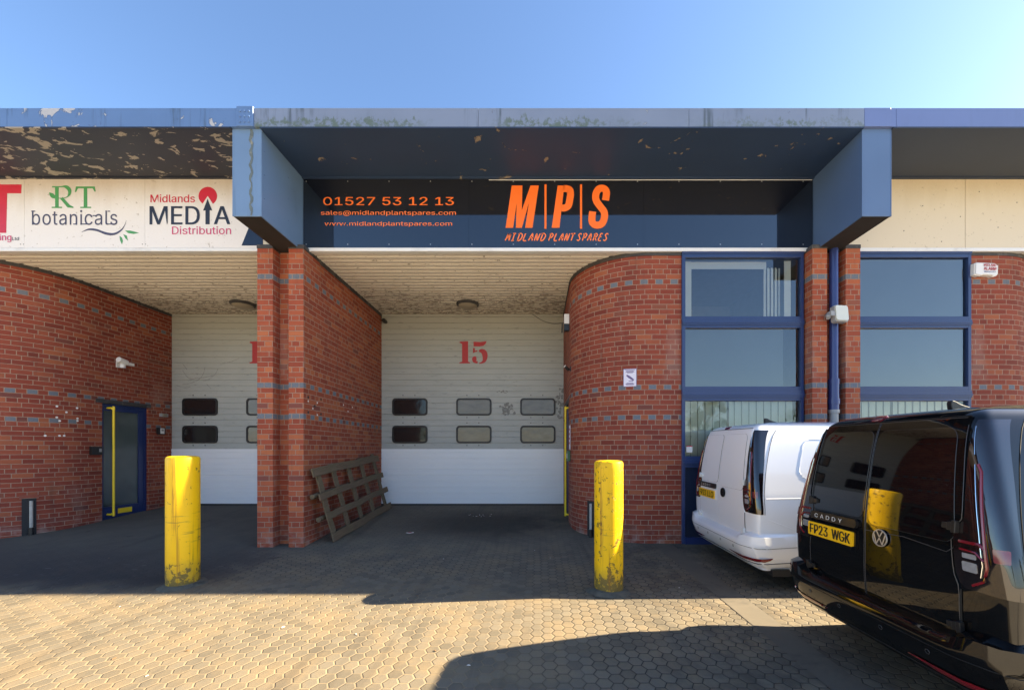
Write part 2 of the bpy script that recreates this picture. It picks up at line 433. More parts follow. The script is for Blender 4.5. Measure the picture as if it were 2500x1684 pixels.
def glass_mat(name, ior=1.9, tint=(1, 1, 1), wave=.03):
    t = NT(name)
    g = t.n('ShaderNodeBsdfGlossy'); g.inputs['Roughness'].default_value = .015
    tr = t.n('ShaderNodeBsdfTransparent'); tr.inputs[0].default_value = (*tint, 1)
    fr = t.n('ShaderNodeFresnel'); fr.inputs[0].default_value = ior
    nb = t.bump(t.noise(t.geo(), 1.3, 2), wave, .02); t.l(nb, g.inputs['Normal'])
    mx = t.n('ShaderNodeMixShader'); t.l(fr.outputs[0], mx.inputs[0]); t.l(tr.outputs[0], mx.inputs[1]); t.l(g.outputs[0], mx.inputs[2])
    t.l(mx.outputs[0], t.out.inputs[0])
    return t.m
M['glass'] = glass_mat('window_glass', 2.15, (.97, 1., .98))
M['glass_film'] = glass_mat('reflective_window_glass', 2.3, (.96, 1., 1.), .02)
M['glass_dim'] = glass_mat('smoked_door_glass', 1.7, (.35, .42, .42))
def frosted():
    t = NT('frosted_green_grey_glass'); z = t.sep(t.geo())[2]
    t.bsdf(t.mix(t.step(t.noise(t.geo(), .9, 3), .3, .7), (.035, .05, .052), (.075, .10, .10)), .22, 0., None, .6)
    return t.m
M['frosted'] = frosted()
def paint(name, col, flake=0., rough=.18):
    t = NT(name); c = t.geo()
    n = t.noise(c, 1.2, 3)
    dust = t.step(t.noise(c, 90., 3, .7), .62, .75)
    b = t.mix(t.math('MULTIPLY', dust, flake), col, (.35, .33, .30))
    t.bsdf(b, t.math('ADD', rough, t.math('MULTIPLY', n, .05)), 0., None, 1., .5 if col[0] > .1 else .0, .012)
    return t.m
M['van_white'] = paint('white_van_paint', (.84, .84, .86), .03, .3)
M['van_black'] = paint('black_van_paint', (.0035, .0035, .004), .03, .2)
M['van_glass'] = gloss_sign('black_van_glass', (.003, .003, .004), .02, .6)
M['plate'] = plain('yellow_plate', (.88, .50, .008), .3, var=.03, coat=.3)
M['chrome'] = plain('chrome', (.75, .75, .76), .08, 1., var=.03)
M['badge_chrome'] = plain('brushed_badge_chrome', (.62, .62, .63), .35, .7, var=.05)
M['silver_paint'] = plain('silver_lettering', (.66, .66, .66), .5, var=.05)
M['lamp_dark'] = gloss_sign('smoked_tail_lamp', (.008, .004, .005), .04, .6)
M['lamp_red'] = plain('red_lamp', (.16, .006, .012), .12, var=.1, coat=1.)
M['lamp_redl'] = plain('pale_red_lamp', (.16, .03, .035), .12, var=.1, coat=1.)
M['lamp_clear'] = plain('clear_lamp', (.55, .55, .57), .12, .6, var=.3, scale=60, coat=1.)
M['tyre'] = plain('tyre', (.014, .014, .014), .8, var=.2)
M['rim'] = plain('wheel_rim', (.35, .36, .37), .35, .8, var=.1)
M['groove'] = plain('panel_gap', (.004, .004, .004), .8, var=.1)
M['groove_w'] = plain('panel_gap_grey', (.035, .035, .04), .8, var=.1)
M['edge_glint'] = plain('panel_edge_sheen', (.045, .045, .048), .3, var=.1)  # paler than the black paint: edge highlights put into the colour
M['concrete'] = plain('worn_concrete', (.125, .105, .078), .85, var=.25, scale=3, bump=.002, dirt=(.05, .044, .038), dirt_amt=.6)
M['collar'] = plain('gritty_mortar_collar', (.10, .09, .07), .9, var=.5, scale=14, bump=.004, dirt=(.03, .03, .025), dirt_amt=.7)
M['bark'] = plain('bark', (.09, .07, .05), .9, var=.4, scale=12)
M['leaves'] = plain('leaves', (.075, .12, .03), .7, var=.5, scale=2)
M['leaves2'] = plain('yellow_green_leaves', (.12, .16, .035), .7, var=.5, scale=2)

# ------------------------------------------------------------------ mesh builder
class MB:
    def __init__(s): s.v, s.f, s.uv, s.mi, s.sm = [], [], [], [], []
    def quad(s, pts, uv=None, mi=0, smooth=False):
        b = len(s.v); s.v += [tuple(p) for p in pts]
        s.f.append(tuple(range(b, b + len(pts)))); s.uv.append(uv or [(p[0], p[2]) for p in pts]); s.mi.append(mi); s.sm.append(smooth)
    def box(s, x0, x1, y0, y1, z0, z1, mi=0, T=None):
        c = [Vector((x, y, z)) for z in (z0, z1) for y in (y0, y1) for x in (x0, x1)]
        if T: c = [T(p) for p in c]
        for q in ((0, 1, 5, 4), (1, 3, 7, 5), (3, 2, 6, 7), (2, 0, 4, 6), (4, 5, 7, 6), (2, 3, 1, 0)):
            s.quad([c[i] for i in q], None, mi)
    def tube(s, pts, r, n=10, mi=0, closed=False, cap=True):
        pts = [Vector(p) for p in pts]; rings = []
        N = len(pts)
        for i, p in enumerate(pts):
            a = pts[(i - 1) % N] if (closed or i) else p; c = pts[(i + 1) % N] if (closed or i < N - 1) else p
            d = (c - a).normalized()
            ref = Vector((0, 0, 1)) if abs(d.z) < .9 else Vector((1, 0, 0))
            u = d.cross(ref).normalized(); w_ = u.cross(d)
            rr = r[i] if isinstance(r, (list, tuple)) else r
            rings.append([p + u * rr * math.cos(2 * math.pi * k / n) + w_ * rr * math.sin(2 * math.pi * k / n) for k in range(n)])
        for i in range(N if closed else N - 1):
            A, B = rings[i], rings[(i + 1) % N]
            for k in range(n): s.quad([A[k], A[(k + 1) % n], B[(k + 1) % n], B[k]], None, mi, True)
        if cap and not closed:
            s.quad(rings[0][::-1], None, mi); s.quad(rings[-1], None, mi)
    def lathe(s, prof, o=(0, 0, 0), n=32, mi=0):
        o = Vector(o)
        rings = [[o + Vector((r * math.cos(2 * math.pi * k / n), r * math.sin(2 * math.pi * k / n), z)) for k in range(n)] for r, z in prof]
        for A, B in zip(rings, rings[1:]):
            for k in range(n): s.quad([A[k], A[(k + 1) % n], B[(k + 1) % n], B[k]], None, mi, True)
    def grid(s, rows, mi=0, smooth=True, flip=False):
        for A, B in zip(rows, rows[1:]):
            for k in range(len(A) - 1):
                q = [A[k], A[k + 1], B[k + 1], B[k]]
                s.quad(q[::-1] if flip else q, None, mi, smooth)
    def prism(s, poly, T, d0, d1, mi=0):
        """flat outline poly (2-D) given thickness; T(u, v, d) -> point"""
        b = bmesh.new()
        vs = [b.verts.new((p[0], p[1], 0)) for p in poly]
        try: b.faces.new(vs).normal_update()
        except ValueError: b.free(); return
        bmesh.ops.triangulate(b, faces=b.faces[:], quad_method='BEAUTY', ngon_method='EAR_CLIP')
        for f in b.faces:
            s.quad([T(v.co.x, v.co.y, d1) for v in f.verts], None, mi)
        b.free()
        n = len(poly)
        for i in range(n):
            p, q = poly[i], poly[(i + 1) % n]
            s.quad([T(*p, d0), T(*q, d0), T(*q, d1), T(*p, d1)], None, mi)
    def build(s, name, mats, parent=None, merge=True, loc=None, bevel=0., face_to=None):
        me = bpy.data.meshes.new(name)
        me.from_pydata(s.v, [], s.f)
        ul = me.uv_layers.new(name='UVMap')
        i = 0
        for p, uv in zip(me.polygons, s.uv):
            for k, li in enumerate(p.loop_indices): ul.data[li].uv = uv[k]
        me.polygons.foreach_set('material_index', s.mi)
        me.polygons.foreach_set('use_smooth', s.sm)
        if merge:
            b = bmesh.new(); b.from_mesh(me)
            bmesh.ops.remove_doubles(b, verts=b.verts[:], dist=1e-5)
            if face_to is None: bmesh.ops.recalc_face_normals(b, faces=b.faces[:])
            else:
                b.normal_update()
                for f_ in b.faces:
                    if f_.normal.dot(Vector(face_to) - f_.calc_center_median()) < 0: f_.normal_flip()
            if loc is not None: bmesh.ops.translate(b, verts=b.verts[:], vec=-Vector(loc))
            b.to_mesh(me); b.free()
            if any(s.sm):
                fl_ = [p.use_smooth for p in me.polygons]
                me.set_sharp_from_angle(angle=R(38))
                me.polygons.foreach_set('use_smooth', fl_)
        for m in (mats if isinstance(mats, (list, tuple)) else [mats]): me.materials.append(M[m] if isinstance(m, str) else m)
        o = bpy.data.objects.new(name, me)
        COL.objects.link(o)
        if loc is not None: o.location = loc
        if parent is not None:
            o.parent = parent
            if parent.matrix_world != Matrix() and loc is None: pass
        if bevel:
            md = o.modifiers.new('bevel', 'BEVEL'); md.width = bevel; md.segments = 2; md.limit_method = 'ANGLE'
        return o

def build_split(mb, name, mats, parent, bevel=0.):
    """every separate piece of the builder becomes a part of its own"""
    key = {}; par = list(range(len(mb.f)))
    def find(i):
        while par[i] != i: par[i] = par[par[i]]; i = par[i]
        return i
    for i, f in enumerate(mb.f):
        for v in f:
            k = tuple(round(c, 5) for c in mb.v[v])
            if k in key: par[find(i)] = find(key[k])
            else: key[k] = i
    groups = {}
    for i in range(len(mb.f)): groups.setdefault(find(i), []).append(i)
    for fs in groups.values():
        m = MB()
        for i in fs: m.quad([mb.v[v] for v in mb.f[i]], mb.uv[i], mb.mi[i], mb.sm[i])
        m.build(name, mats, parent, bevel=bevel)
def empty(name, loc=(0, 0, 0)):
    o = bpy.data.objects.new(name, None); COL.objects.link(o); o.location = loc; o.empty_display_size = .2
    return o
def tag(o, label, cat, group=None):
    o['label'] = label; o['category'] = cat
    if group: o['group'] = group
    return o
def rebase(o, loc):
    """put a thing's Empty at its base while its parts keep their place"""
    o.location = loc
    for c in o.children: c.location = Vector(c.location) - Vector(loc)

FONT = None
try:
    FONT = bpy.data.fonts.load(bpy.utils.system_resource('DATAFILES', path='fonts') + '/Inter.woff2')
except Exception:
    FONT = None
def text_mesh(s, width, height, spacing=1.0, **_):
    """outlines of a string, each contour filled on its own: (uv, triangles, layer of each triangle)"""
    cu = bpy.data.curves.new('t', 'FONT'); cu.body = s; cu.space_character = spacing; cu.size = 1; cu.fill_mode = 'NONE' if hasattr(cu, 'fill_mode') else cu.fill_mode; cu.resolution_u = 4
    if FONT: cu.font = FONT
    o = bpy.data.objects.new('t', cu); COL.objects.link(o)
    dg = bpy.context.evaluated_depsgraph_get(); dg.update()
    me = bpy.data.meshes.new_from_object(o.evaluated_get(dg))
    bpy.data.objects.remove(o); bpy.data.curves.remove(cu)
    co = [Vector((v.co.x, v.co.y, 0)) for v in me.vertices]
    nb = {}
    for e in me.edges:
        a, b = e.vertices; nb.setdefault(a, []).append(b); nb.setdefault(b, []).append(a)
    bpy.data.meshes.remove(me)
    seen, loops = set(), []
    for st in nb:
        if st in seen: continue
        lp, cur, prev = [st], st, None
        seen.add(st)
        while True:
            nx = [k for k in nb[cur] if k != prev and k not in seen]
            if not nx: break
            prev, cur = cur, nx[0]; seen.add(cur); lp.append(cur)
        if len(lp) > 2: loops.append([co[k] for k in lp])
    ar = lambda L: sum(a.x * b.y - b.x * a.y for a, b in zip(L, L[1:] + L[:1])) / 2
    def inside(p, L):
        c = False
        for a, b in zip(L, L[1:] + L[:1]):
            if (a.y > p.y) != (b.y > p.y) and p.x < (b.x - a.x) * (p.y - a.y) / (b.y - a.y) + a.x: c = not c
        return c
    A = [ar(L) for L in loops]
    sg = math.copysign(1, max(A, key=abs))
    outer = [i for i in range(len(loops)) if A[i] * sg > 0]
    holes = {i: [] for i in outer}
    for h in range(len(loops)):
        if A[h] * sg < 0:
            c = [i for i in outer if inside(loops[h][0], loops[i])]
            if c: holes[min(c, key=lambda i: abs(A[i]))].append(h)
    pts, tris = [], []
    for n_, i in enumerate(outer):
        rings = [loops[i]] + [loops[h] for h in holes[i]]
        flat = [p for r in rings for p in r]; base = len(pts); pts += flat
        from mathutils.geometry import tessellate_polygon
        for t in tessellate_polygon(rings):
            a, b, c = (flat[k] for k in t)
            k = ((b - a).cross(c - a)).z
            if abs(k) < 1e-9: continue
            tris.append((tuple(base + q for q in (t if k > 0 else t[::-1])), n_ % 4))
    c_ = np.array([p[:2] for p in pts]); lo, hi = c_.min(0), c_.max(0)
    return (c_ - lo) / (hi - lo) * np.array([width, height]), tris
def add_text(mb, s, O, U, V, width, height, d=.002, mi=0, **kw):
    """fits the string in width x height, lower-left corner at O, along unit vectors U, V"""
    bold = kw.get('offset', 0.) * height * 1.1
    uv, fs = text_mesh(s, width - 2 * bold if bold > 0 else width, height, **kw)
    O, U, V = Vector(O), Vector(U), Vector(V); N = U.cross(V)
    for k, sh in enumerate((0, .5, 1., 1.5, 2.) if bold > 0 else (0,)):
        for f, lay in fs: mb.quad([O + U * (uv[i][0] + bold * sh) + V * uv[i][1] + N * (d + (k * 4 + lay) * .00008) for i in f], None, mi)
def ribbon_poly(pts, wd):
    pts = [Vector((p[0], p[1])) for p in pts]; L, Rr = [], []
    for i, p in enumerate(pts):
        a = pts[max(0, i - 1)]; c = pts[min(len(pts) - 1, i + 1)]
        d = (c - a).normalized(); n = Vector((-d.y, d.x))
        wv = (wd[i] if isinstance(wd, (list, tuple)) else wd) / 2
        L.append(p + n * wv); Rr.append(p - n * wv)
    return L, Rr
def add_ribbon(mb, pts, wd, T, d=.002, mi=0):
    L, Rr = ribbon_poly(pts, wd)
    for i in range(len(L) - 1): mb.quad([T(*L[i], d), T(*L[i + 1], d), T(*Rr[i + 1], d), T(*Rr[i], d)], None, mi)
def smooth_pts(pts, n=6):
    out = []; P = [np.array(p, float) for p in pts]
    for i in range(len(P) - 1):
        p0, p1, p2, p3 = P[max(0, i - 1)], P[i], P[i + 1], P[min(len(P) - 1, i + 2)]
        for k in range(n):
            t = k / n
            out.append(tuple(.5 * (2 * p1 + (p2 - p0) * t + (2 * p0 - 5 * p1 + 4 * p2 - p3) * t * t + (3 * p1 - p0 - 3 * p2 + p3) * t ** 3)))
    out.append(tuple(P[-1])); return out
def rrect(x0, x1, y0, y1, r, n=6):
    out = []
    for cx, cy, a0 in ((x1 - r, y1 - r, 0), (x0 + r, y1 - r, 90), (x0 + r, y0 + r, 180), (x1 - r, y0 + r, 270)):
        for k in range(n + 1):
            a = R(a0 + 90 * k / n); out.append((cx + r * math.cos(a), cy + r * math.sin(a)))
    return out

# ------------------------------------------------------------------ layout
YP, YW, YF, YB, YD = 5.95, 6.13, 6.10, 5.17, 8.93   # pier front, window wall, fascia, canopy front, garage door
XL, XR = -3.70, 4.31                                # party lines
ZS = 4.37                                           # slatted ceiling
def gz(y):
    if y < 0: return -.05 * 5.95
    if y < YP: return -.05 * (YP - y)
    return .074 * (min(y, YD) - YP)
def ground_at(px, py):
    y = 5.0
    for _ in range(60): y = .5 * y + .5 * FPX * (CAMZ - gz(y)) / (py - 1100)
    return Vector(((px - 1312) * y / FPX, y, gz(y)))
def at(px, py, y): return Vector(((px - 1312) * y / FPX, y, CAMZ + (1100 - py) * y / FPX))

# ground sheet
ys = [-400, -60, -12, 0] + [i * .5 for i in range(1, 12)] + [YP, 6.4, 7.0, 7.6, 8.3, YD, 9.4, 25, 60, 400]
xs = [-400, -60, -20] + [i for i in range(-12, 15, 2)] + [20, 60, 400]
g = MB(); g.grid([[(x, y, gz(y)) for x in xs] for y in ys], 0, True)
go = g.build('pavement', 'paving'); go['kind'] = 'structure'
g = MB()
sp = [1.0, 1.8, 2.6, 3.2, 3.8, 4.4, 5.0, 5.6, 5.94, 6.12]
g.grid([[(1.74 + .055 * (6 - y) + k * .13, y, gz(y) + .004) for k in range(3)] for y in [-30, 0] + sp], 0, True)
go = g.build('drainage_strip', 'concrete'); go['kind'] = 'structure'

# ------------------------------------------------------------------ brick walls
def wall_strip(mb, path, ztop, u0=0., below=.4, mi=0, smooth=False, zc=None):
    u = u0
    for (a, b) in zip(path, path[1:]):
        L = math.hypot(b[0] - a[0], b[1] - a[1])
        za, zb = gz(a[1]) - below, gz(b[1]) - below
        if zc: za = zb = zc
        mb.quad([(a[0], a[1], za), (b[0], b[1], zb), (b[0], b[1], ztop), (a[0], a[1], ztop)],
                [(u, za), (u + L, zb), (u + L, ztop), (u, ztop)], mi, smooth)
        u += L
    return u
CX, CY, CR = 1.69, 7.25, 1.12
def mx(x, sgn, X0): return x if sgn > 0 else 2 * X0 - x
def curve_path(f):
    p = [(2.155, YW)]
    for k in range(0, 25): 
        a = R(90 - 90 * k / 24); p.append((CX - CR * math.cos(a), CY - CR * math.sin(a)))
    return [(f(x), y) for x, y in p]
UNIT_LABEL = {
 'left': 'brick unit with white tenant signs and a blue entrance door on its side wall',
 'mid': 'brick unit whose garage door carries the red number 15',
 'right': 'brick unit with plain cream fascia panels behind the black van'}
units = {k: empty('industrial_unit') for k in UNIT_LABEL}
for k, o in units.items(): tag(o, UNIT_LABEL[k], 'building', 'brick units of one terrace')

def build_curved_side(unit, f, lab, far_handle=False):
    """quadrant brick wall from the window to the entrance door, straight jamb to the garage door"""
    p = curve_path(f)
    mb = MB(); u = wall_strip(mb, p, ZS, 0., smooth=True)
    x = f(CX - CR)
    D0, D1, DT = 7.50, 8.39, 2.275
    u1 = wall_strip(mb, [(x, CY), (x, D0)], ZS, u)
    wall_strip(mb, [(x, D0), (x, D1)], ZS, u1, zc=DT + .075)     # above the door
    wall_strip(mb, [(x, D1), (x, YD)], ZS, u1 + .89)
    # reveal
    for y in (D0, D1):
        s_ = f(CX - CR + .10)
        mb.quad([(x, y, -.2), (s_, y, -.2), (s_, y, DT + .075), (x, y, DT + .075)], [(0, -.2), (.1, -.2), (.1, DT + .075), (0, DT + .075)])
    mb.build('curved_wall', 'brick', unit, face_to=(f(-1.4), -2., 1.5))
    # dark soldier lintel
    lm = MB(); e = f(CX - CR - .003) - x
    lm.box(min(x + e, f(CX - CR + .1)), max(x + e, f(CX - CR + .1)), D0 - .11, D1 + .06, DT, DT + .075)
    lm.build('lintel', 'cap', unit)
    # capping under the ceiling
    cm = MB()
    for (a, b) in zip(p + [(x, D0), (x, YD)], p[1:] + [(x, D0), (x, YD)]):
        if a == b: continue
        d = Vector((b[0] - a[0], b[1] - a[1])); n = Vector((-d.y, d.x)).normalized() * (.012 if f(1) > f(0) else -.012)
        n = -n if False else n
        c0 = Vector(a) - n; c1 = Vector(b) - n
        # choose the outward side: away from the quadrant centre
        cen = Vector((f(CX), CY))
        if (c0 - cen).length < (Vector(a) - cen).length: c0, c1 = Vector(a) + n, Vector(b) + n
        cm.quad([(c0.x, c0.y, ZS - .055), (c1.x, c1.y, ZS - .055), (c1.x, c1.y, ZS + .01), (c0.x, c0.y, ZS + .01)])
        cm.quad([(a[0], a[1], ZS - .055), (b[0], b[1], ZS - .055), (c1.x, c1.y, ZS - .055), (c0.x, c0.y, ZS - .055)])
    cm.build('wall_capping', 'cap', unit)
    # entrance door
    xi = f(CX - CR + .05); xo = f(CX - CR + .09)
    lo, hi = min(xi, xo), max(xi, xo)
    zb0, zb1 = gz(D0) + .02, DT
    dm = MB()
    dm.box(lo, hi, D0, D0 + .07, zb0 - .1, zb1); dm.box(lo, hi, D1 - .15, D1, zb0 - .1, zb1)
    dm.box(lo, hi, D0 + .07, D1 - .15, zb1 - .13, zb1); dm.box(lo, hi, D0 + .07, D1 - .15, zb0 - .1, zb0 + .22)
    xj = f(CX - CR + .035); dm.box(min(xj, xi), max(xj, xi), D1 - .05, D1, zb0 - .1, zb1); dm.box(min(xj, xi), max(xj, xi), D0, D1 - .05, zb1 - .05, zb1)
    d = dm.build('entrance_door', 'blue_frame_dark', unit, bevel=.004)
    gm = MB(); xg = f(CX - CR + .07); gm.quad([(xg, D0 + .07, zb0 + .22), (xg, D1 - .15, zb0 + .22), (xg, D1 - .15, zb1 - .13), (xg, D0 + .07, zb1 - .13)])
    gm.build('glass_panel', 'frosted', d)
    hm = MB(); xh = f(CX - CR - .045); yh = D0 + .16
    hp = [(f(CX - CR + .05), yh - .02, zb1 - .08), (f(CX - CR - .02), yh - .015, zb1 - .08), (xh, yh, zb1 - .12), (xh, yh, zb1 - .2), (xh, yh, zb0 + .2), (xh, yh, zb0 + .12), (f(CX - CR - .02), yh - .015, zb0 + .08), (f(CX - CR + .05), yh - .02, zb0 + .08)]
    hm.tube(smooth_pts(hp, 5), .019, 12)
    hm.build('pull_handle', 'yellow_bar', d)
    pm = MB(); xp = f(CX - CR + .047); pm.box(min(xp, xi), max(xp, xi), D0 + .33, D0 + .60, zb0 + .07, zb0 + .165)
    pm.build('kick_sticker', 'yellow_bar', d)
    return x

def pier(name, unit, x0, x1, mat, back, full=True, side=0):
    """brick pier: front face and two flanks"""
    mb = MB()
    wall_strip(mb, [(x0, back), (x0, YP), (x1, YP), (x1, back)], ZS + .02, 0.)
    mb.build(name, mat, unit, merge=False)
    c = MB(); c.box(x0 - .006, x1 + .006, YP - .008, min(back, 6.3), ZS - .035, ZS + .022)
    c.build('pier_capping', 'cap', unit, bevel=.006)

# middle unit ----------------------------------------------------------------
f_mid = lambda x: x
f_left = lambda x: 2 * XL - x
f_right = lambda x: 2 * XR - x
xm = build_curved_side(units['mid'], f_mid, 'mid')
xl = build_curved_side(units['left'], f_left, 'left')
xr_ = build_curved_side(units['right'], f_right, 'right')
# piers, left pair
PLa, PLb = (-4.070, -3.845), (-3.613, -3.397)
PRa, PRb = (3.994, 4.208), (4.479, 4.690)
pier('pier', units['left'], *PLa, 'brick_pier', YP + .5)
pier('pier', units['right'], *PRb, 'brick_pier', YW + .02)
pier('pier', units['mid'], *PRa, 'brick_pier', YW + .02)
mb = MB(); wall_strip(mb, [(PLb[0], 6.4), (PLb[0], YP), (PLb[1], YP)], ZS + .02, 0.); mb.build('pier', 'brick_pier', units['mid'], merge=False)
c = MB(); c.box(PLb[0] - .006, PLb[1] + .012, YP - .008, 6.4, ZS - .04, ZS + .022); c.box(PLb[1] - .05, PLb[1] + .014, 6.4, YD, ZS - .06, ZS + .01); c.build('pier_capping', 'cap', units['mid'], bevel=.006)
mb = MB(); wall_strip(mb, [(PLb[1], YP), (PLb[1], YD)], ZS, .2); mb.build('side_wall', 'brick_orange', units['mid'], merge=False)
mb = MB(); wall_strip(mb, [(PLa[0], YD), (PLa[0], YP + .45)], ZS, .2); mb.build('side_wall', 'brick', units['left'], merge=False)
mb = MB(); wall_strip(mb, [(PLa[1], YP + .17), (PLb[0], YP + .17)], ZS + .02, .1); mb.build('recess_wall', 'brick_pier', units['mid'], merge=False)
mb = MB(); wall_strip(mb, [(PRa[1], YP + .17), (PRb[0], YP + .17)], ZS + .02, .1); mb.build('recess_wall', 'brick_pier', units['right'], merge=False)

# canopy beams (box sections that carry the gutter)
def beam(unit, x0, x1, mat, strip):
    z0, z1 = 4.356, 5.462
    mb = MB(); mb.box(x0, x1, YB, YF + .3, z0, z1)
    # underside darker sheet 3 mm below
    o = mb.build('canopy_beam', mat, unit, bevel=.006)
    u = MB(); u.box(x0 + .01, x1 - .01, YB + .01, YF + .3, z0 - .004, z0 - .001); u.build('underside', 'black_under', o)
    sm = MB(); sm.box(x1 - .004, x1 + .003, YB - .003, YB + .022, z0, z1); sm.box(x0 - .003, x0 + .012, YB - .003, YB + .004, z0, z1)
    for k in range(3):
        for yy in (.05, .55): sm.box(x1, x1 + .006, YB + yy, YB + yy + .012, z0 + .25 + k * .3, z0 + .262 + k * .3)
    sm.build('edge_trim', mat, o)
    if strip:
        s_ = MB()
        pts = [(x0 + .235 + .012 * math.sin(k * 1.7) + random.uniform(-.006, .006), z0 + .01 + k * (z1 - z0 - .02) / 24) for k in range(25)]
        wds = [random.uniform(.015, .05) for _ in pts]
        add_ribbon(s_, pts, wds, lambda a, b, d: (a, YB - d, b), .0035)
        s_.build('rust_streak', 'rust_strip', o)
beam(units['mid'], -3.845, -3.483, 'beam_left', True)
beam(units['right'], 4.098, 4.465, 'beam_right', False)

# gutter band, canopy soffit, fascia panels, trim, roof for each unit
GX = [(-16., -3.765, 'left'), (-3.555, 4.10, 'mid'), (4.43, 20., 'right')]
for x0, x1, k in GX:
    u = units[k]
    mb = MB(); xe0 = x0; xe1 = x1
    if k == 'mid':
        # several sheet lengths with hairline joints
        cuts = [-3.555, -.74, 1.9, 4.10]
    elif k == 'right': cuts = [4.43, 4.50, 7.25, 10.3, 20.]
    else: cuts = [-16., -9.6, -6.65, -3.765]
    for a, b in zip(cuts, cuts[1:]): mb.box(a + .002, b - .002, YB - .035, YB + .12, 5.460, 5.690)
    mb.box(x0, x1, YB + .12, 19., 5.60, 5.68)
    mb.build('gutter', 'gutter_' + k, u)
    mb = MB()
    sx0, sx1 = {'left': (-16, -3.845), 'mid': (-3.483, 4.098), 'right': (4.465, 20)}[k]
    mb.box(sx0, sx1, YB - .036, YF + .02, 5.443, 5.457)
    mb.box(sx0, sx1, YF - .05, YF + .01, 5.430, 5.442)
    mb.build('canopy_soffit', 'soffit_' + k, u)
    mb = MB(); mb.box(sx0, sx1, YF - .02, YF + .06, ZS - .01, 4.412)
    mb.build('white_trim', 'white_trim', u, bevel=.004)
    mb = MB(); mb.box(sx0 - .3, sx1 + .3, YF + .03, YF + .12, 4.44, 5.46); mb.build('fascia_backing', 'dark', u)
    # slatted ceiling: trapezoid ribs running along the front
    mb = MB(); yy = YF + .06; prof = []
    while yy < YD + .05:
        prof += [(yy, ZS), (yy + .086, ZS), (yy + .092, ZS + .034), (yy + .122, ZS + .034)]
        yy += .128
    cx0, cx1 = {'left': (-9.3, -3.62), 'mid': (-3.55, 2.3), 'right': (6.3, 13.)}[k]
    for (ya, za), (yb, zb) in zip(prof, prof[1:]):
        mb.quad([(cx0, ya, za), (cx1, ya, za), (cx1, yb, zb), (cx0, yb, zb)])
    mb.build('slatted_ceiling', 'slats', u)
# joint cover plate with bolts over the left beam, plain box over the right one
mb = MB(); mb.box(-3.765, -3.555, YB - .050, YB + .12, 5.455, 5.708)
jp = mb.build('gutter_joint', 'gutter_left', units['mid'], bevel=.006)
mb = MB()
for i in range(3):
    for j in range(3):
        o_ = Vector((-3.715 + i * .055, YB - .050, 5.508 + j * .066))
        mb.lathe([(.014, 0), (.012, .008), (.004, .012), (.0001, .012)], (0, 0, 0), 8)
        for q in range(8 * 3):
            pass
        n8 = len(mb.v) - 8 * 3 * 4
        for q in range(n8, len(mb.v)):
            x, y, z = mb.v[q]; mb.v[q] = (o_.x + x, o_.y - z, o_.z + y)
build_split(mb, 'bolt_head', 'gutter_left', jp)
mb = MB(); mb.box(4.10, 4.43, YB - .038, YB + .12, 5.460, 5.693); mb.build('gutter_joint', 'gutter_right', units['right'], bevel=.003)

# roof and rear block (keep daylight out)
mb = MB(); mb.box(-16, 20, YF + .12, 19, 5.45, 5.6); mb.build('roof', 'roof', units['mid'])
mb = MB(); mb.box(-16, 20, YD + .08, YD + .2, -.4, 5.45); mb.build('rear_wall', 'interior', units['mid'])
mb = MB()
mb.box(-16, f_left(2.155 + 1.9), YW - .02, YW + .1, -.4, ZS + .1); mb.build('window_wall', 'brick', units['left'])

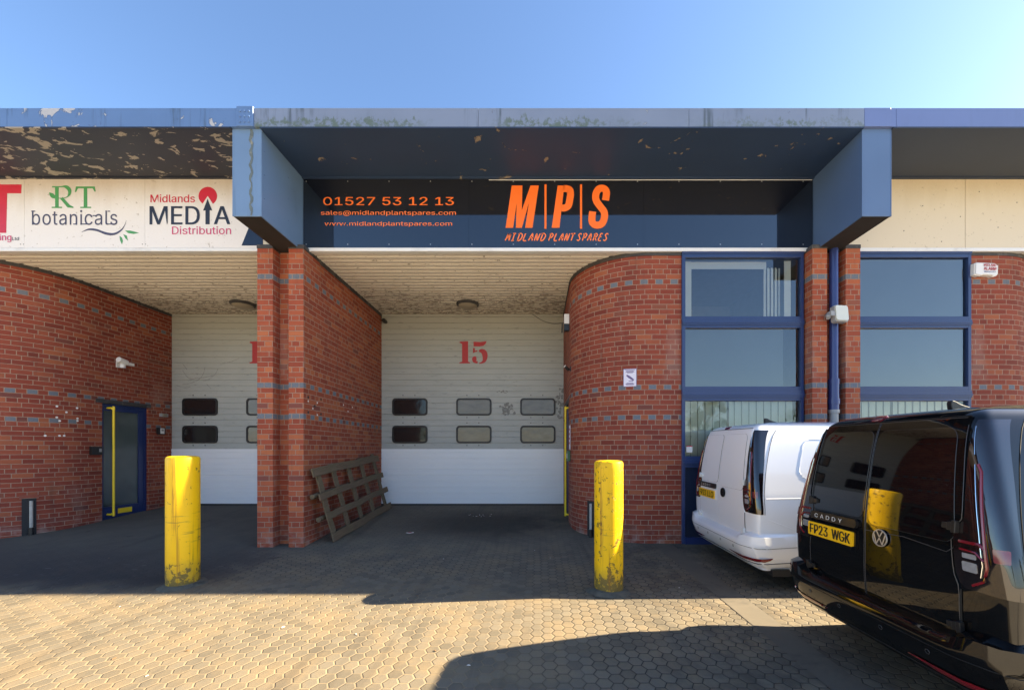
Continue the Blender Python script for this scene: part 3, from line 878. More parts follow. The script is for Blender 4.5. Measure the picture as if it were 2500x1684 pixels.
# garage doors ---------------------------------------------------------------
def rib_panel(mb, x0, x1, z0, z1, y, pitch, mi=0):
    z = z0; prof = [(z0, 0)]
    while z + pitch < z1 - .02:
        z += pitch
        prof += [(z - .009, 0), (z - .006, .014), (z + .004, .014), (z + .008, 0)]
    prof.append((z1, 0))
    for (a, da), (b, db) in zip(prof, prof[1:]):
        mb.quad([(x0, y + da, a), (x1, y + da, a), (x1, y + db, b), (x0, y + db, b)], None, mi)
DZ0 = gz(YD)
def garage(unit, x0, x1, number, cols, tones, white):
    s = 112.0
    zsplit = 1.4 + (1100 - 1095) / s
    mb = MB(); rib_panel(mb, x0, x1, zsplit, ZS + .01, YD, .1245, 0)
    mb.box(x0, x1, YD - .004, YD + .02, zsplit - .004, zsplit + .004)
    d = mb.build('garage_door', 'door_grey', unit)
    lo = MB(); rib_panel(lo, x0, x1, DZ0 + .02, zsplit - .004, YD - .012, .1245, 0)
    lo.build('lower_panel', white, d)
    se = MB(); se.box(x0, x1, YD - .02, YD + .03, DZ0 - .03, DZ0 + .03); se.build('bottom_seal', 'rubber', d)
    hd = MB(); hd.box(x0, x1, YD - .01, YD + .01, ZS - .05, ZS); hd.build('head_rail', 'door_grey', d)
    for ci, cx in enumerate(cols):
        for ri, (za, zb) in enumerate(((1.4 + (1100 - 1014) / s, 1.4 + (1100 - 972) / s), (1.4 + (1100 - 1081.5) / s, 1.4 + (1100 - 1039) / s))):
            x_0, x_1 = cx - .383, cx + .383
            wm = MB(); T = lambda a, b, e: (a, YD - e, b)
            outer = rrect(x_0, x_1, za, zb, .075); inner = rrect(x_0 + .035, x_1 - .035, za + .035, zb - .035, .05)
            n = len(outer)
            for i in range(n):
                j = (i + 1) % n
                wm.quad([T(*outer[i], .0), T(*outer[j], .0), T(*outer[j], .022), T(*outer[i], .022)], None, 0)
                wm.quad([T(*outer[i], .022), T(*outer[j], .022), T(*inner[j], .022), T(*inner[i], .022)], None, 0)
                wm.quad([T(*inner[i], .022), T(*inner[j], .022), T(*inner[j], .012), T(*inner[i], .012)], None, 0)
            wm.prism(inner, T, .006, .010, 1)
            wm.build('door_window', ['rubber', tones[ci]], d)
    bm_ = MB()
    for cx in cols:
        for zz in (985 - 19, 985 + 35, 1052 - 19, 1052 + 36):
            for dx in (-.16, .1): bm_.box(cx + dx, cx + dx + .018, YD - .012, YD, 1.4 + (1100 - zz) / s, 1.4 + (1100 - zz) / s + .02)
    build_split(bm_, 'bolt_head', 'rubber', d)
    return d
def door_win(name, c, lo=.02):
    t = NT(name); p = t.geo()
    n = t.noise(t.vmath('MULTIPLY', p, (2., 1., 5.)), 2.2, 4)
    t.bsdf(t.mix(n, tuple(x * .6 for x in c), tuple(x * 1.25 for x in c)), .10, 0., t.bump(t.noise(p, 4., 2), .2, .02), .25, .5)
    return t.m
M['pane_dark'] = door_win('dark_acrylic', (.018, .015, .016))
M['pane_tan'] = door_win('tan_reflection_pane', (.17, .135, .10))  # tan reflection painted into the pane colour
colsM = [(1001 - 1312) / 112, (1157 - 1312) / 112, (1313 - 1312) / 112]
dM = garage(units['mid'], PLb[1], xm + .01, '15', colsM, ['pane_dark', 'pane_tan', 'pane_tan'], 'door_white')
colsL = [(489 - 1312) / 112, (645 - 1312) / 112, (801 - 1312) / 112 - .0]
dL = garage(units['left'], xl - .01, PLa[0], '1', colsL[:2] + [-4.58], ['pane_dark', 'pane_tan', 'pane_tan'], 'door_white_l')
dR = garage(units['right'], xr_ - .01, 12.0, '', [9.6, 11.0], ['pane_dark', 'pane_dark'], 'door_white')
# stencilled number
def stencil(d, dx, five=True):
    s = 112.0
    # px from the 1508/500 enlargement (origin 920,740)
    T = lambda a, b, e: ((920 + a / 3.016 - 1312) / s + dx, YD - e, 1.4 + (1100 - (740 + b / 3.016)) / s)
    one = [(610, 284), (672, 280), (672, 430), (686, 436), (686, 443), (608, 443), (608, 436), (628, 430), (628, 300), (610, 292)]
    o = MB(); o.prism(one, T, .0, .004)
    if five:
        flag = [(712, 284), (760, 286), (808, 280), (800, 300), (784, 314), (756, 318), (712, 318)]
        o.prism(flag, T, 0, .004)
        o.prism([(708, 330), (722, 330), (722, 350), (742, 346), (738, 356), (722, 360), (708, 368)], T, 0, .004)
        add_ribbon(o, smooth_pts([(752, 352), (772, 352), (790, 364), (797, 394), (790, 424), (772, 438), (754, 443)]), [9, 14, 19, 22, 25, 28, 30, 32, 34, 36, 37, 38, 39, 40, 40, 40, 39, 38, 36, 35, 34, 32, 30, 28, 25, 22, 20, 18, 16, 14, 12, 11, 10, 9, 8, 8, 8], T, .004)
        o.prism([(722 + 21 * math.cos(a) * (1.0 if math.cos(a) < .6 else .6), 412 + 21 * math.sin(a)) for a in [2 * math.pi * k / 18 for k in range(18)]], T, 0, .004)
        o.prism([(703, 424), (722, 430), (742, 425), (742, 444), (722, 441), (708, 434)], T, 0, .0042)
    o.build('stencil_number', 'red_paint', d)
stencil(dM, 0.)
stencil(dL, (610 - 1122.3) / 112, False)
sc = MB(); T = lambda a, b, e: ((920 + a / 3.016 - 1312) / 112, YD - e, 1.4 + (1100 - (740 + b / 3.016)) / 112)
random.seed(3)
for k in range(60):
    a, b = random.gauss(962, 32), random.gauss(768, 30)
    if abs(a - 962) > 62 or abs(b - 768) > 58: continue
    r1 = random.uniform(4, 15); ph = random.random() * 6
    sc.prism([(a + r1 * random.uniform(.4, 1) * math.cos(q + ph), b + r1 * random.uniform(.4, 1) * math.sin(q + ph)) for q in [k2 * 2 * math.pi / 7 for k2 in range(7)]], T, 0, .0035 + k * 2e-5)
sc.build('scraped_paint', 'scuff', dM); sc = MB()
for k in range(46):
    a, b = 1352 + random.gauss(0, 16), random.uniform(630, 850)
    if a > 1374: continue
    r1 = random.uniform(5, 16); ph = random.random() * 6
    sc.prism([(a + r1 * random.uniform(.4, 1) * math.cos(q + ph), b + r1 * random.uniform(.4, 1) * math.sin(q + ph)) for q in [k2 * 2 * math.pi / 7 for k2 in range(7)]], T, 0, .0035 + k * 2e-5)
sc.build('scraped_paint', 'scuff', dM); sc = MB()
for k in range(14):
    a, b = 930 + random.gauss(0, 18), 652 + random.gauss(0, 5)
    sc.prism([(a - 6, b), (a + random.uniform(2, 9), b - 4), (a + 6, b + 4)], T, 0, .0035 + k * 2e-5)
sc.build('scraped_paint', 'scuff', dM)
sc = MB(); T = lambda a, b, e: (at(a * .4208, 740 + b * .4208, YD).x, YD - e, at(a * .4208, 740 + b * .4208, YD).z)
for pts in ([(1190, 370), (1180, 410), (1150, 445), (1100, 465), (1060, 470)], [(1265, 380), (1250, 410), (1215, 440), (1180, 450)], [(1060, 390), (1090, 430), (1130, 440)], [(1130, 435), (1190, 430), (1240, 420)], [(1290, 350), (1340, 340), (1390, 318)], [(1200, 470), (1225, 495)], [(1030, 480), (1070, 490), (1105, 485)], [(1060, 350), (1085, 385)]):
    add_ribbon(sc, smooth_pts(pts), [random.uniform(1.5, 4.5) for _ in range(len(pts) * 6)], T, .0035)
build_split(sc, 'scratch', 'scuff_light', dL)

# windows --------------------------------------------------------------------
def window(unit, f, kind):
    sx = lambda px: f((px - 1312) / 163.0)
    xa, xb = sorted((f(2.155), f(3.97)))
    z = lambda py: 1.4 + (1100 - py) / 163.0
    fr = MB(); y0, y1 = YW - .03, YW + .05
    ZT = ZS - .005
    fw = .046
    rows = [(633, 774), (802, 944), (979, 1113)]
    zb = gz(YW)
    fr.box(xa, xa + fw, y0, y1, zb, ZT); fr.box(xb - fw, xb, y0, y1, zb, ZT)
    fr.box(xa + fw, xb - fw, y0, y1, z(631), ZT)
    for (a, b) in ((774, 802), (944, 979), (1113, 1141)):
        # transom with stepped mouldings
        fr.box(xa + fw, xb - fw, y0, y1, z(b), z(a))
        h = z(a) - z(b)
        fr.box(xa, xb, y0 - .014, y0 - .002, z(b) + h * .22, z(a) - h * .30)
        fr.box(xa, xb, y0 - .024, y0 - .016, z(b) + h * .36, z(a) - h * .52)
    fr.box(xa - .002, xb + .002, y0 - .012, y0 - .002, z(622), z(616))
    fo = fr.build('window_frame', 'blue_frame', unit, bevel=.004)
    p = MB(); p.box(xa + fw, xb - fw, YW, YW + .03, zb + .1, z(1141)); p.build('lower_panel', 'navy_panel', fo)
    p = MB(); p.box(xa + fw, xb - fw, y0 - .01, YW + .03, zb - .02, zb + .1); p.build('sill', 'blue_frame_dark', fo)
    for i, (a, b) in enumerate(rows):
        p = MB(); p.quad([(xa + fw, YW + .01, z(b)), (xb - fw, YW + .01, z(b)), (xb - fw, YW + .01, z(a)), (xa + fw, YW + .01, z(a))])
        p.build('pane', 'glass' if i == 2 else 'glass_film', fo, merge=False)
    # things just inside
    p = MB()
    def strip(pa, pb, a, b, yy, mi=0): 
        x_a, x_b = sorted((sx(pa), sx(pb))); p.box(x_a, x_b, yy, yy + .01, z(b), z(a), mi)
    if kind == 'mid':
        strip(1667, 1695, 630, 780, YW + .12); strip(1667, 1882, 630, 648, YW + .13); strip(1924, 1940, 630, 780, YW + .10)
        for k in range(9): strip(1882 + k * 4.7, 1885.6 + k * 4.7, 640, 780, YW + .2 + .03 * (k % 2))
        build_split(p, 'curtain', 'curtain', fo)
    p = MB()
    if kind == 'mid': strip(1660, 1917, 800, 947, YW + .06)
    else: strip(1655, 1957, 800, 947, YW + .06); strip(1660, 1950, 630, 776, YW + .06)
    build_split(p, 'backing_board', 'spandrel', fo)
    p = MB()
    n = 15
    for k in range(n):
        a = xa + .06 + (xb - xa - .14) * k / n; wd = (xb - xa) / n
        gap = .028 if k == 6 else .004
        p.quad([(a + gap, YW + .10, z(1116)), (a + wd - .004, YW + .125, z(1116)), (a + wd - .004, YW + .125, z(976)), (a + gap, YW + .10, z(976))])
    p.build('vertical_blind', 'blind', fo)
    # the room
    r = MB()
    r.quad([(xa, YW + 2.3, zb), (xb, YW + 2.3, zb), (xb, YW + 2.3, 5.3), (xa, YW + 2.3, 5.3)])
    for x_ in (xa + .0, xb - .0): r.quad([(x_, YW + .05, zb), (x_, YW + 2.3, zb), (x_, YW + 2.3, 5.3), (x_, YW + .05, 5.3)])
    r.quad([(xa, YW + .05, ZS), (xb, YW + .05, ZS), (xb, YW + 2.3, ZS), (xa, YW + 2.3, ZS)])
    r.build('room', 'interior' if kind == 'mid' else 'interior', unit)
    if kind == 'mid':
        s_ = MB(); o = at(1676, 1104, YW - .0)
        s_.box(o.x, o.x + .09, YW + .004, YW + .008, o.z, o.z + .10); s_.box(o.x, o.x + .09, YW + .002, YW + .004, o.z + .085, o.z + .1, 1)
        s_.build('sticker', ['white_plastic', 'ink_red'], fo)
window(units['mid'], f_mid, 'mid')
window(units['right'], f_right, 'right')
window(units['left'], f_left, 'left')
# right unit cream fascia panels
mb = MB()
for a, b in ((4.47, 6.355), (6.362, 8.9), (8.907, 11.5), (11.507, 20)): mb.box(a, b, YF - .012, YF + .03, 4.414, 5.429)
mb.build('fascia_panel', 'cream_panel', units['right'])
mb = MB()
for k in range(16):
    mb.box(4.6 + k * .28, 4.612 + k * .28, YF - .0145, YF - .012, 4.45 + (k * 37 % 90) * .01, 4.462 + (k * 37 % 90) * .01)
build_split(mb, 'fixing_hole', 'dark', units['right'])
# small holes and plugs drilled in the brick
mb = MB()
def wall_dot(px, py, r, mi=0):
    y = 1000 * -PLb[1] / (1312 - px); z_ = 1.4 + (1100 - py) * y / 1000
    T = lambda a, b, e: (PLb[1] + e, a, b)
    mb.prism([(y + r * math.cos(2 * math.pi * k / 10), z_ + r * math.sin(2 * math.pi * k / 10)) for k in range(10)], T, 0, .003, mi)
for a, b in ((457, 545), (531, 558), (495, 597), (457, 632), (531, 643), (658, 667)): wall_dot(560 + a * .4208, 740 + b * .4208, .020, 0)
for a, b in ((457, 568), (510, 578), (484, 610), (510, 648), (662, 590), (688, 627), (714, 603)): wall_dot(560 + a * .4208, 740 + b * .4208, .013, 1)
build_split(mb, 'wall_plug', ['dark', 'white_plastic'], units['mid'])
mb = MB()
def lwall(px):
    """point on the left unit's curved or straight wall for an image column"""
    t_ = (px - 1312) / 1000.0
    y = xl / t_
    if y >= CY: return (xl, y, 1., 0.)
    lo, hi = 0., 90.
    for _ in range(50):
        m = (lo + hi) / 2; X, Y = 2 * XL - (CX - CR * math.cos(R(m))), CY - CR * math.sin(R(m))
        if X / Y > t_: lo = m
        else: hi = m
    return (X, Y, math.cos(R(m)), -math.sin(R(m)))
def rwall(px):
    t_ = (px - 1312) / 1000.0
    lo, hi = 0., 90.
    for _ in range(50):
        m = (lo + hi) / 2; X, Y = CX - CR * math.cos(R(m)), CY - CR * math.sin(R(m))
        if X / Y < t_: lo = m
        else: hi = m
    return (X, Y, -math.cos(R(m)), -math.sin(R(m)))
for a, b in ((330, 598), (447, 608), (329, 662), (449, 668), (346, 682), (449, 682), (345, 768), (372, 768), (262, 768), (385, 632)):
    X, Y, nx, ny = lwall(a * .4208); z_ = 1.4 + (1100 - (740 + b * .4208)) * Y / 1000
    T = lambda u, v, e: (X + nx * e - ny * u, Y + ny * e + nx * u, z_ + v)
    mb.prism([(.016 * math.cos(2 * math.pi * k / 9), .016 * math.sin(2 * math.pi * k / 9)) for k in range(9)], T, 0, .003)
build_split(mb, 'wall_plug', 'white_plastic', units['left'])
for k in units: rebase(units[k], {'left': (-8, YP, 0), 'mid': (.3, YP, 0), 'right': (8.3, YP, 0)}[k])

# ------------------------------------------------------------------ signs
S0 = 164.0 * YF / (YF - .012)
def sgn(zx, zy, ox, oy):
    """enlargement pixel -> position on the sign plane"""
    px, py = ox + zx * .33164, oy + zy * .33164
    return ((px - 1312) / 164.0, 1.4 + (1100 - py) / 164.0)
YS = YF - .016
sign = empty('sign_board')
mb = MB()
cuts = [-3.475, -1.02, 1.58, 4.09]
for a, b in zip(cuts, cuts[1:]): mb.box(a + .001, b - .001, YS, YS + .03, 4.414, 5.429)
mb.build('panel', 'sign_black', sign)
mb = MB(); mb.box(-.72, 4.08, YS - .006, YS + .002, 5.412, 5.420); mb.build('top_edge', 'white_trim', sign)
mb = MB()
for k in range(13):
    for zz in (5.39, 4.455): mb.box(-3.44 + k * .615, -3.426 + k * .615, YS - .003, YS, zz, zz + .014)
build_split(mb, 'screw_head', 'steel', sign)
U, V = (1, 0, 0), (0, 0, 1)
def sign_text(mb, s, x0, y0, x1, y1, ox, oy, mi=0, **kw):
    a = sgn(x0, y1, ox, oy); b = sgn(x1, y0, ox, oy)
    add_text(mb, s, (a[0], YS, a[1]), U, V, b[0] - a[0], b[1] - a[1], .003, mi, **kw)
mb = MB()
sign_text(mb, '01527 53 12 13', 755, 733, 1715, 793, 540, 240, offset=.018)
mb.build('phone_number', 'sign_orange', sign)
mb = MB()
sign_text(mb, 'sales@midlandplantspares.com', 737, 832, 1730, 872, 540, 240, offset=.014)
mb.build('email_lettering', 'sign_orange_light', sign); mb = MB()
sign_text(mb, 'www.midlandplantspares.com', 765, 912, 1702, 951, 540, 240, offset=.014)
mb.build('web_lettering', 'sign_orange_light', sign)
mb = MB()
TS = lambda a, b, e: (sgn(a, b, 1180, 240)[0], YS - e, sgn(a, b, 1180, 240)[1])
mb.prism([(165, 958), (210, 648), (288, 648), (284, 828), (347, 648), (408, 648), (362, 958), (308, 958), (336, 772), (284, 958), (240, 958), (246, 775), (220, 958)], TS, 0, .003)
# P: outer minus counter, as a ring of quads
outP = [(503, 958), (547, 648), (600, 648), (632, 648), (655, 660), (668, 690), (668, 735), (656, 795), (636, 825), (605, 838), (578, 838), (560, 958)]
mb.prism([(503, 958), (547, 648), (598, 648), (590, 695), (560, 958)], TS, 0, .003)
add_ribbon(mb, smooth_pts([(590, 671), (615, 672), (636, 682), (641, 712), (636, 750), (625, 795), (600, 812), (576, 813)], 5), 51, TS, .003)
add_ribbon(mb, smooth_pts([(898, 757), (905, 702), (894, 676), (868, 668), (842, 680), (826, 720), (832, 762), (862, 805), (889, 845), (888, 892), (870, 928), (838, 939), (808, 928), (798, 895), (804, 838)], 5), 52, TS, .0032)
for xx in (450, 711): mb.prism([(xx, 640), (xx + 15, 640), (xx + 15, 965), (xx, 965)], TS, 0, .003)
mb.build('initials', 'sign_orange', sign)
# brush lettering, strokes in a unit cell (x right, y up)
ST = {'M': [[(0, 0), (.3, 1)], [(.3, 1), (.42, .25)], [(.42, .25), (.85, 1)], [(.85, 1), (.8, 0)]], 'I': [[(.3, 0), (.4, 1)], [(.1, 1), (.7, 1)], [(0, 0), (.6, 0)]],
      'D': [[(.1, 0), (.25, 1)], [(.0, .95), (.6, 1), (.95, .7), (.85, .3), (.5, 0), (0, .03)]], 'L': [[(.25, 1), (.1, .05), (.8, 0)]],
      'A': [[(0, 0), (.55, 1), (.8, 0)], [(.15, .35), (.8, .4)]], 'N': [[(.05, 0), (.2, 1), (.65, 0), (.9, 1)]], 'P': [[(.1, 0), (.3, .95)], [(.0, .85), (.5, 1), (.85, .8), (.6, .45), (.2, .42)]],
      'T': [[(0, .95), (.95, 1)], [(.5, 1), (.4, 0)]], 'S': [[(.85, .85), (.55, 1), (.2, .8), (.5, .5), (.7, .25), (.4, 0), (0, .12)]],
      'R': [[(.1, 0), (.3, .95)], [(.0, .85), (.5, 1), (.85, .8), (.6, .5), (.2, .45)], [(.4, .48), (.85, 0)]], 'E': [[(.8, .95), (.35, .98), (.2, .55), (.1, .03), (.75, 0)], [(.2, .5), (.65, .55)]]}
mb = MB()
for word, xa, xb in (('MIDLAND', 165, 462), ('PLANT', 480, 676), ('SPARES', 688, 922)):
    n = len(word); cw = (xb - xa) / n
    for i, ch in enumerate(word):
        for stx in ST[ch]:
            P2 = [(xa + cw * i + 4 + (cw * .78) * x + 14 * (y - .5), 1052 - 52 * y) for x, y in stx]
            add_ribbon(mb, smooth_pts(P2, 4) if len(P2) > 2 else P2, 8.5, TS, .003)
mb.build('script_lettering', 'sign_orange_light', sign)
rebase(sign, (.3, YS, 4.41))
tag(sign, 'gloss black sign with orange initials, phone number and web address', 'sign')

ten = empty('sign_board')
mb = MB()
cuts = [-12.5, -9.9, -7.62, -5.83, -4.17]
for a, b in zip(cuts, cuts[1:]): mb.box(a + .0015, b - .0015, YS, YS + .03, 4.414, 5.429)
mb.build('panel', 'sign_white', ten)
mb = MB()
# dark angled end of the last panel and the cream board behind it
q = lambda a, b, e: (sgn(a, b, 0, 240)[0], YS - e, sgn(a, b, 0, 240)[1])
mb.prism([(1845, 935), (1940, 935), (1940, 1088), (1783, 1088)], q, -.03, .002)
mb.build('dark_end', 'navy_panel', ten)
mb = MB(); mb.box(-4.17 + .0, -3.85, YS + .004, YS + .03, 4.414, 5.429); mb.build('end_panel', 'cream_panel', ten)
mb = MB()
mb.prism([(-130, 640), (168, 640), (165, 705), (62, 705), (55, 995), (-30, 995), (-30, 705), (-130, 705)], q, 0, .003)
mb.build('large_letter', 'red_vinyl', ten)
def tt(mb, s, x0, y0, x1, y1, **kw):
    a = sgn(x0, y1, 0, 240); b = sgn(x1, y0, 0, 240)
    add_text(mb, s, (a[0], YS, a[1]), U, V, b[0] - a[0], b[1] - a[1], .003, 0, **kw)
mb = MB(); tt(mb, 'ling', -8, 1003, 95, 1064, offset=.022); mb.build('small_lettering', 'pink_vinyl', ten)
mb = MB(); tt(mb, 'Ltd', 101, 1026, 150, 1050, offset=.01); mb.build('small_lettering', 'navy_vinyl', ten)
# green serif letters
mb = MB()
mb.prism([(415, 655), (440, 655), (440, 805), (415, 805)], q, 0, .003)
mb.prism([(393, 653), (470, 653), (470, 660), (393, 662)], q, 0, .0033); mb.prism([(390, 804), (465, 804), (465, 813), (390, 813)], q, 0, .0033)
add_ribbon(mb, smooth_pts([(440, 658), (490, 656), (520, 680), (518, 715), (490, 738), (440, 742)]), [6] * 4 + [10, 16, 20, 24, 26, 26, 27, 27, 27, 26, 25, 24, 22, 20, 18, 14, 10, 8, 7, 6, 6, 6, 6, 6, 6, 6, 6, 6], q, .003)
add_ribbon(mb, [(462, 740), (515, 800), (550, 809)], [22, 24, 8], q, .0035)
mb.prism([(372, 698), (400, 706), (415, 722), (412, 742), (385, 735), (374, 718)], q, 0, .0036); mb.prism([(378, 722), (412, 728), (412, 744), (392, 740)], q, 0, .0034)
mb.build('green_letter', 'green_vinyl', ten); mb = MB()
mb.prism([(625, 660), (650, 660), (650, 805), (625, 805)], q, 0, .003)
mb.prism([(568, 655), (705, 655), (712, 692), (704, 692), (690, 668), (582, 668), (568, 695), (560, 695)], q, 0, .0033)
mb.prism([(600, 804), (678, 804), (678, 813), (600, 813)], q, 0, .0033)
mb.build('green_letter', 'green_vinyl', ten); mb = MB()
for pts in ([(928, 978), (965, 978), (1030, 994), (990, 1003), (950, 996)], [(915, 1005), (940, 1015), (950, 1052), (930, 1035)], [(888, 1018), (905, 1030), (912, 1055), (905, 1078), (892, 1050)]):
    mb.prism(pts, q, 0, .003)
build_split(mb, 'leaf', 'green_vinyl', ten)
mb = MB(); tt(mb, 'botanicals', 245, 828, 872, 938, offset=-.004, spacing=1.06)
for a, b, c_ in ((240, 836, 268), (800, 836, 818), (245, 930, 262), (548, 930, 575), (600, 930, 625), (690, 868, 716), (618, 930, 645), (806, 930, 838)): mb.prism([(a, b - 3), (c_, b - 3), (c_, b + 4), (a, b + 4)], q, 0, .0032)
add_ribbon(mb, smooth_pts([(610, 990), (660, 970), (720, 975), (790, 1000), (850, 1003), (900, 975), (925, 940), (938, 905)]), [2, 3, 4, 6, 8, 10, 12, 13, 14, 15, 16, 16, 16, 16, 16, 16, 17, 18, 18, 18, 18, 18, 17, 16, 16, 15, 14, 13, 12, 11, 10, 9, 8, 7, 6, 5, 4, 4, 3, 3, 2, 2, 2], q, .003)
mb.build('botanicals_lettering', 'purple_vinyl', ten)
mb = MB(); tt(mb, 'Midlands', 1115, 714, 1442, 772, offset=.016)
mb.prism([(1536 + 68 * math.cos(2 * math.pi * k / 36), 725 + 67 * math.sin(2 * math.pi * k / 36)) for k in range(36)], q, 0, .003)
mb.build('red_lettering', 'red_vinyl', ten)
mb = MB(); mb.prism([(1536, 725), (1580, 792), (1536, 810), (1492, 792)], q, .003, .0045); mb.build('arrow_outline', 'sign_white', ten)
mb = MB(); tt(mb, 'MED', 1108, 800, 1478, 934, offset=.020); tt(mb, 'A', 1580, 800, 1702, 932, offset=.020)
mb.prism([(1536, 745), (1568, 832), (1549, 828), (1549, 932), (1520, 932), (1520, 828), (1503, 832)], q, .0, .006)
mb.build('navy_lettering', 'navy_vinyl', ten)
mb = MB(); tt(mb, 'Distribution', 1273, 948, 1707, 1006, offset=.008); mb.build('pink_lettering', 'pink_vinyl', ten)
mb = MB()
for a, b in ((160, 1078), (182, 1078), (1055, 1078), (1078, 1078), (1066, 593), (1090, 593), (175, 596)): mb.prism([(a - 3, b - 3), (a + 3, b - 3), (a + 3, b + 3), (a - 3, b + 3)], q, 0, .003)
build_split(mb, 'screw_head', 'grey_plastic', ten)
rebase(ten, (-7.0, YS, 4.41))
tag(ten, 'grubby white sign with red, green and navy tenant logos', 'sign')

# ------------------------------------------------------------------ bollards
def bollard(px, py, r, top_py, lean, label, mat='bollard'):
    o_ = ground_at(px, py)
    h = CAMZ + (1100 - top_py) * (o_.y - 0) / FPX - o_.z
    mb = MB(); prof = [(r, -.1)] + [(r, h * k / 12) for k in range(0, 12)] + [(r, h - .03), (r - .006, h - .012), (r - .022, h - .002), (r - .05, h + .002), (.0005, h + .006)]
    mb.lathe(prof, n=40)
    o = mb.build('bollard', mat); o.location = o_; o.rotation_euler = lean
    cm = MB(); cm.lathe([(r - .01, .03), (r + .012, .028), (r + .05, .012), (r + .085, -.012)], n=28)
    for i_, v_ in enumerate(cm.v):
        a_ = math.atan2(v_[1], v_[0]); k_ = 1 + .05 * math.sin(3 * a_ + px) + .04 * math.sin(7 * a_)
        cm.v[i_] = (v_[0] * k_, v_[1] * k_, v_[2] + gz(o_.y + v_[1]) - o_.z)
    cb = cm.build('base_collar', 'collar', o)
    tag(o, label, 'bollard', 'yellow bollards before the unit')
    return o
bollard(447, 1425, .150, 1113, (0, 0, 0), 'yellow steel bollard in front of the left bay, slightly rusty at its foot')
bollard(1486, 1440, .152, 1124, (0, 0, 2.1), 'heavily chipped yellow bollard in front of the curved brick wall beside the vans', 'bollard_chipped')

# ------------------------------------------------------------------ leaning timber pallet
pal = empty('timber_pallet')
B0 = Vector((-3.10, 6.17, gz(6.17) + .005)); e1 = Vector((0, 1, .074)).normalized(); e2 = Vector((-.245, -.13, 1.08)); e2 = (e2 - e1 * e2.dot(e1)).normalized(); e3 = e1.cross(e2); e3 = e3 if e3.x > 0 else -e3
def plank(name, u0, u1, v0, v1, d0, d1, jit=.0, axis='u'):
    mb = MB(); n = 8
    mb.box(u0, u1, v0, v1, d0, d1)
    b = bmesh.new()
    o = mb.build(name, 'wood', pal, bevel=.006)
    b.from_mesh(o.data); bmesh.ops.subdivide_edges(b, edges=[e for e in b.edges if e.calc_length() > .5], cuts=6)
    for v in b.verts:
        v.co.y += .008 * math.sin(v.co.x * 5 + v0 * 17); v.co.x += .006 * math.sin(v.co.y * 9 + u0 * 7); v.co.z += .004 * math.sin(v.co.x * 3 + u0)
    b.to_mesh(o.data); b.free()
    o.matrix_local = Matrix(((e1.x, e2.x, e3.x, B0.x), (e1.y, e2.y, e3.y, B0.y), (e1.z, e2.z, e3.z, B0.z), (0, 0, 0, 1))) @ Matrix.Rotation(jit, 4, 'Z')
    return o
for v0, v1, u0, u1, j in ((0., .125, -.02, 2.42, 0.), (.34, .445, -.03, 2.45, .006), (.66, .765, -.07, 2.40, .004), (1.02, 1.15, -.10, 2.38, -.004)): plank('board', u0, u1, v0, v1, .03, .055, j)
for uc, j in ((.09, .01), (.58, .03), (1.10, .015), (1.62, .02), (2.22, .03)): plank('slat', uc - .065, uc + .065, .01, 1.12, .003, .026, j)
for v in (.39, .74):
    mb = MB(); mb.tube([B0 + e1 * u + e2 * v - e3 * .05 for u in (-.10, .5, 1.2, 2.3)], .036, 10); mb.build('pole', 'wood', pal)
rebase(pal, B0)
tag(pal, 'mossy weathered timber pallet leaning on the orange brick side wall', 'pallet')

# ------------------------------------------------------------------ small fittings
def fitting(name, parts, label, cat, loc, group=None, rot=None):
    """parts: list of (name, MB, material)"""
    if len(parts) == 1:
        o = parts[0][1].build(name, parts[0][2], loc=None)
    else:
        o = empty(name)
        for n_, m_, mt in parts: m_.build(n_, mt, o, bevel=.003 if n_ in ('housing', 'body') else 0)
    if rot: o.rotation_euler = rot
    o.location = loc
    return tag(o, label, cat, group)
# downpipe between the right piers
mb = MB(); mb.tube([(0, 0, 4.42), (0, 0, 2.42)], .058, 16); mb.tube([(0, 0, 2.45), (0, 0, 2.37)], .072, 16); mb.tube([(0, 0, 2.40), (0, 0, 1.98)], .068, 16); mb.tube([(0, 0, 2.16), (0, 0, 2.08)], .078, 16)
m2 = MB(); m2.tube([(0, 0, 1.98), (0, 0, .0)], .060, 16); m2.tube([(0, 0, 2.0), (0, 0, 1.95)], .074, 16)
fitting('downpipe', [('pipe', mb, 'pipe_blue'), ('collar', m2, 'grey_plastic')], 'blue rainwater downpipe between the two brick piers right of the window', 'drainpipe', (4.348, YP + .06, 0))
# floodlight
mb = MB(); T = lambda a, b, e: (a, -e, b)
mb.prism(rrect(-.105, .105, -.12, .12, .025), T, -.06, .01); 
m2 = MB(); m2.prism(rrect(-.098, .098, -.105, .112, .03), T, .01, .03)
m3 = MB(); m3.box(-.17, -.10, -.02, .05, -.04, .03); m3.tube([(-.16, .05, -.0), (-.18, .02, -.06)], .03, 8)
fl = fitting('floodlight', [('housing', mb, 'grey_plastic'), ('lens', m2, 'lamp_lens'), ('sensor', m3, 'grey_plastic')], 'square frosted floodlight mounted in front of the blue downpipe', 'floodlight', tuple(at(2052, 766, YP - .1)), rot=(R(-6), 0, R(8)))
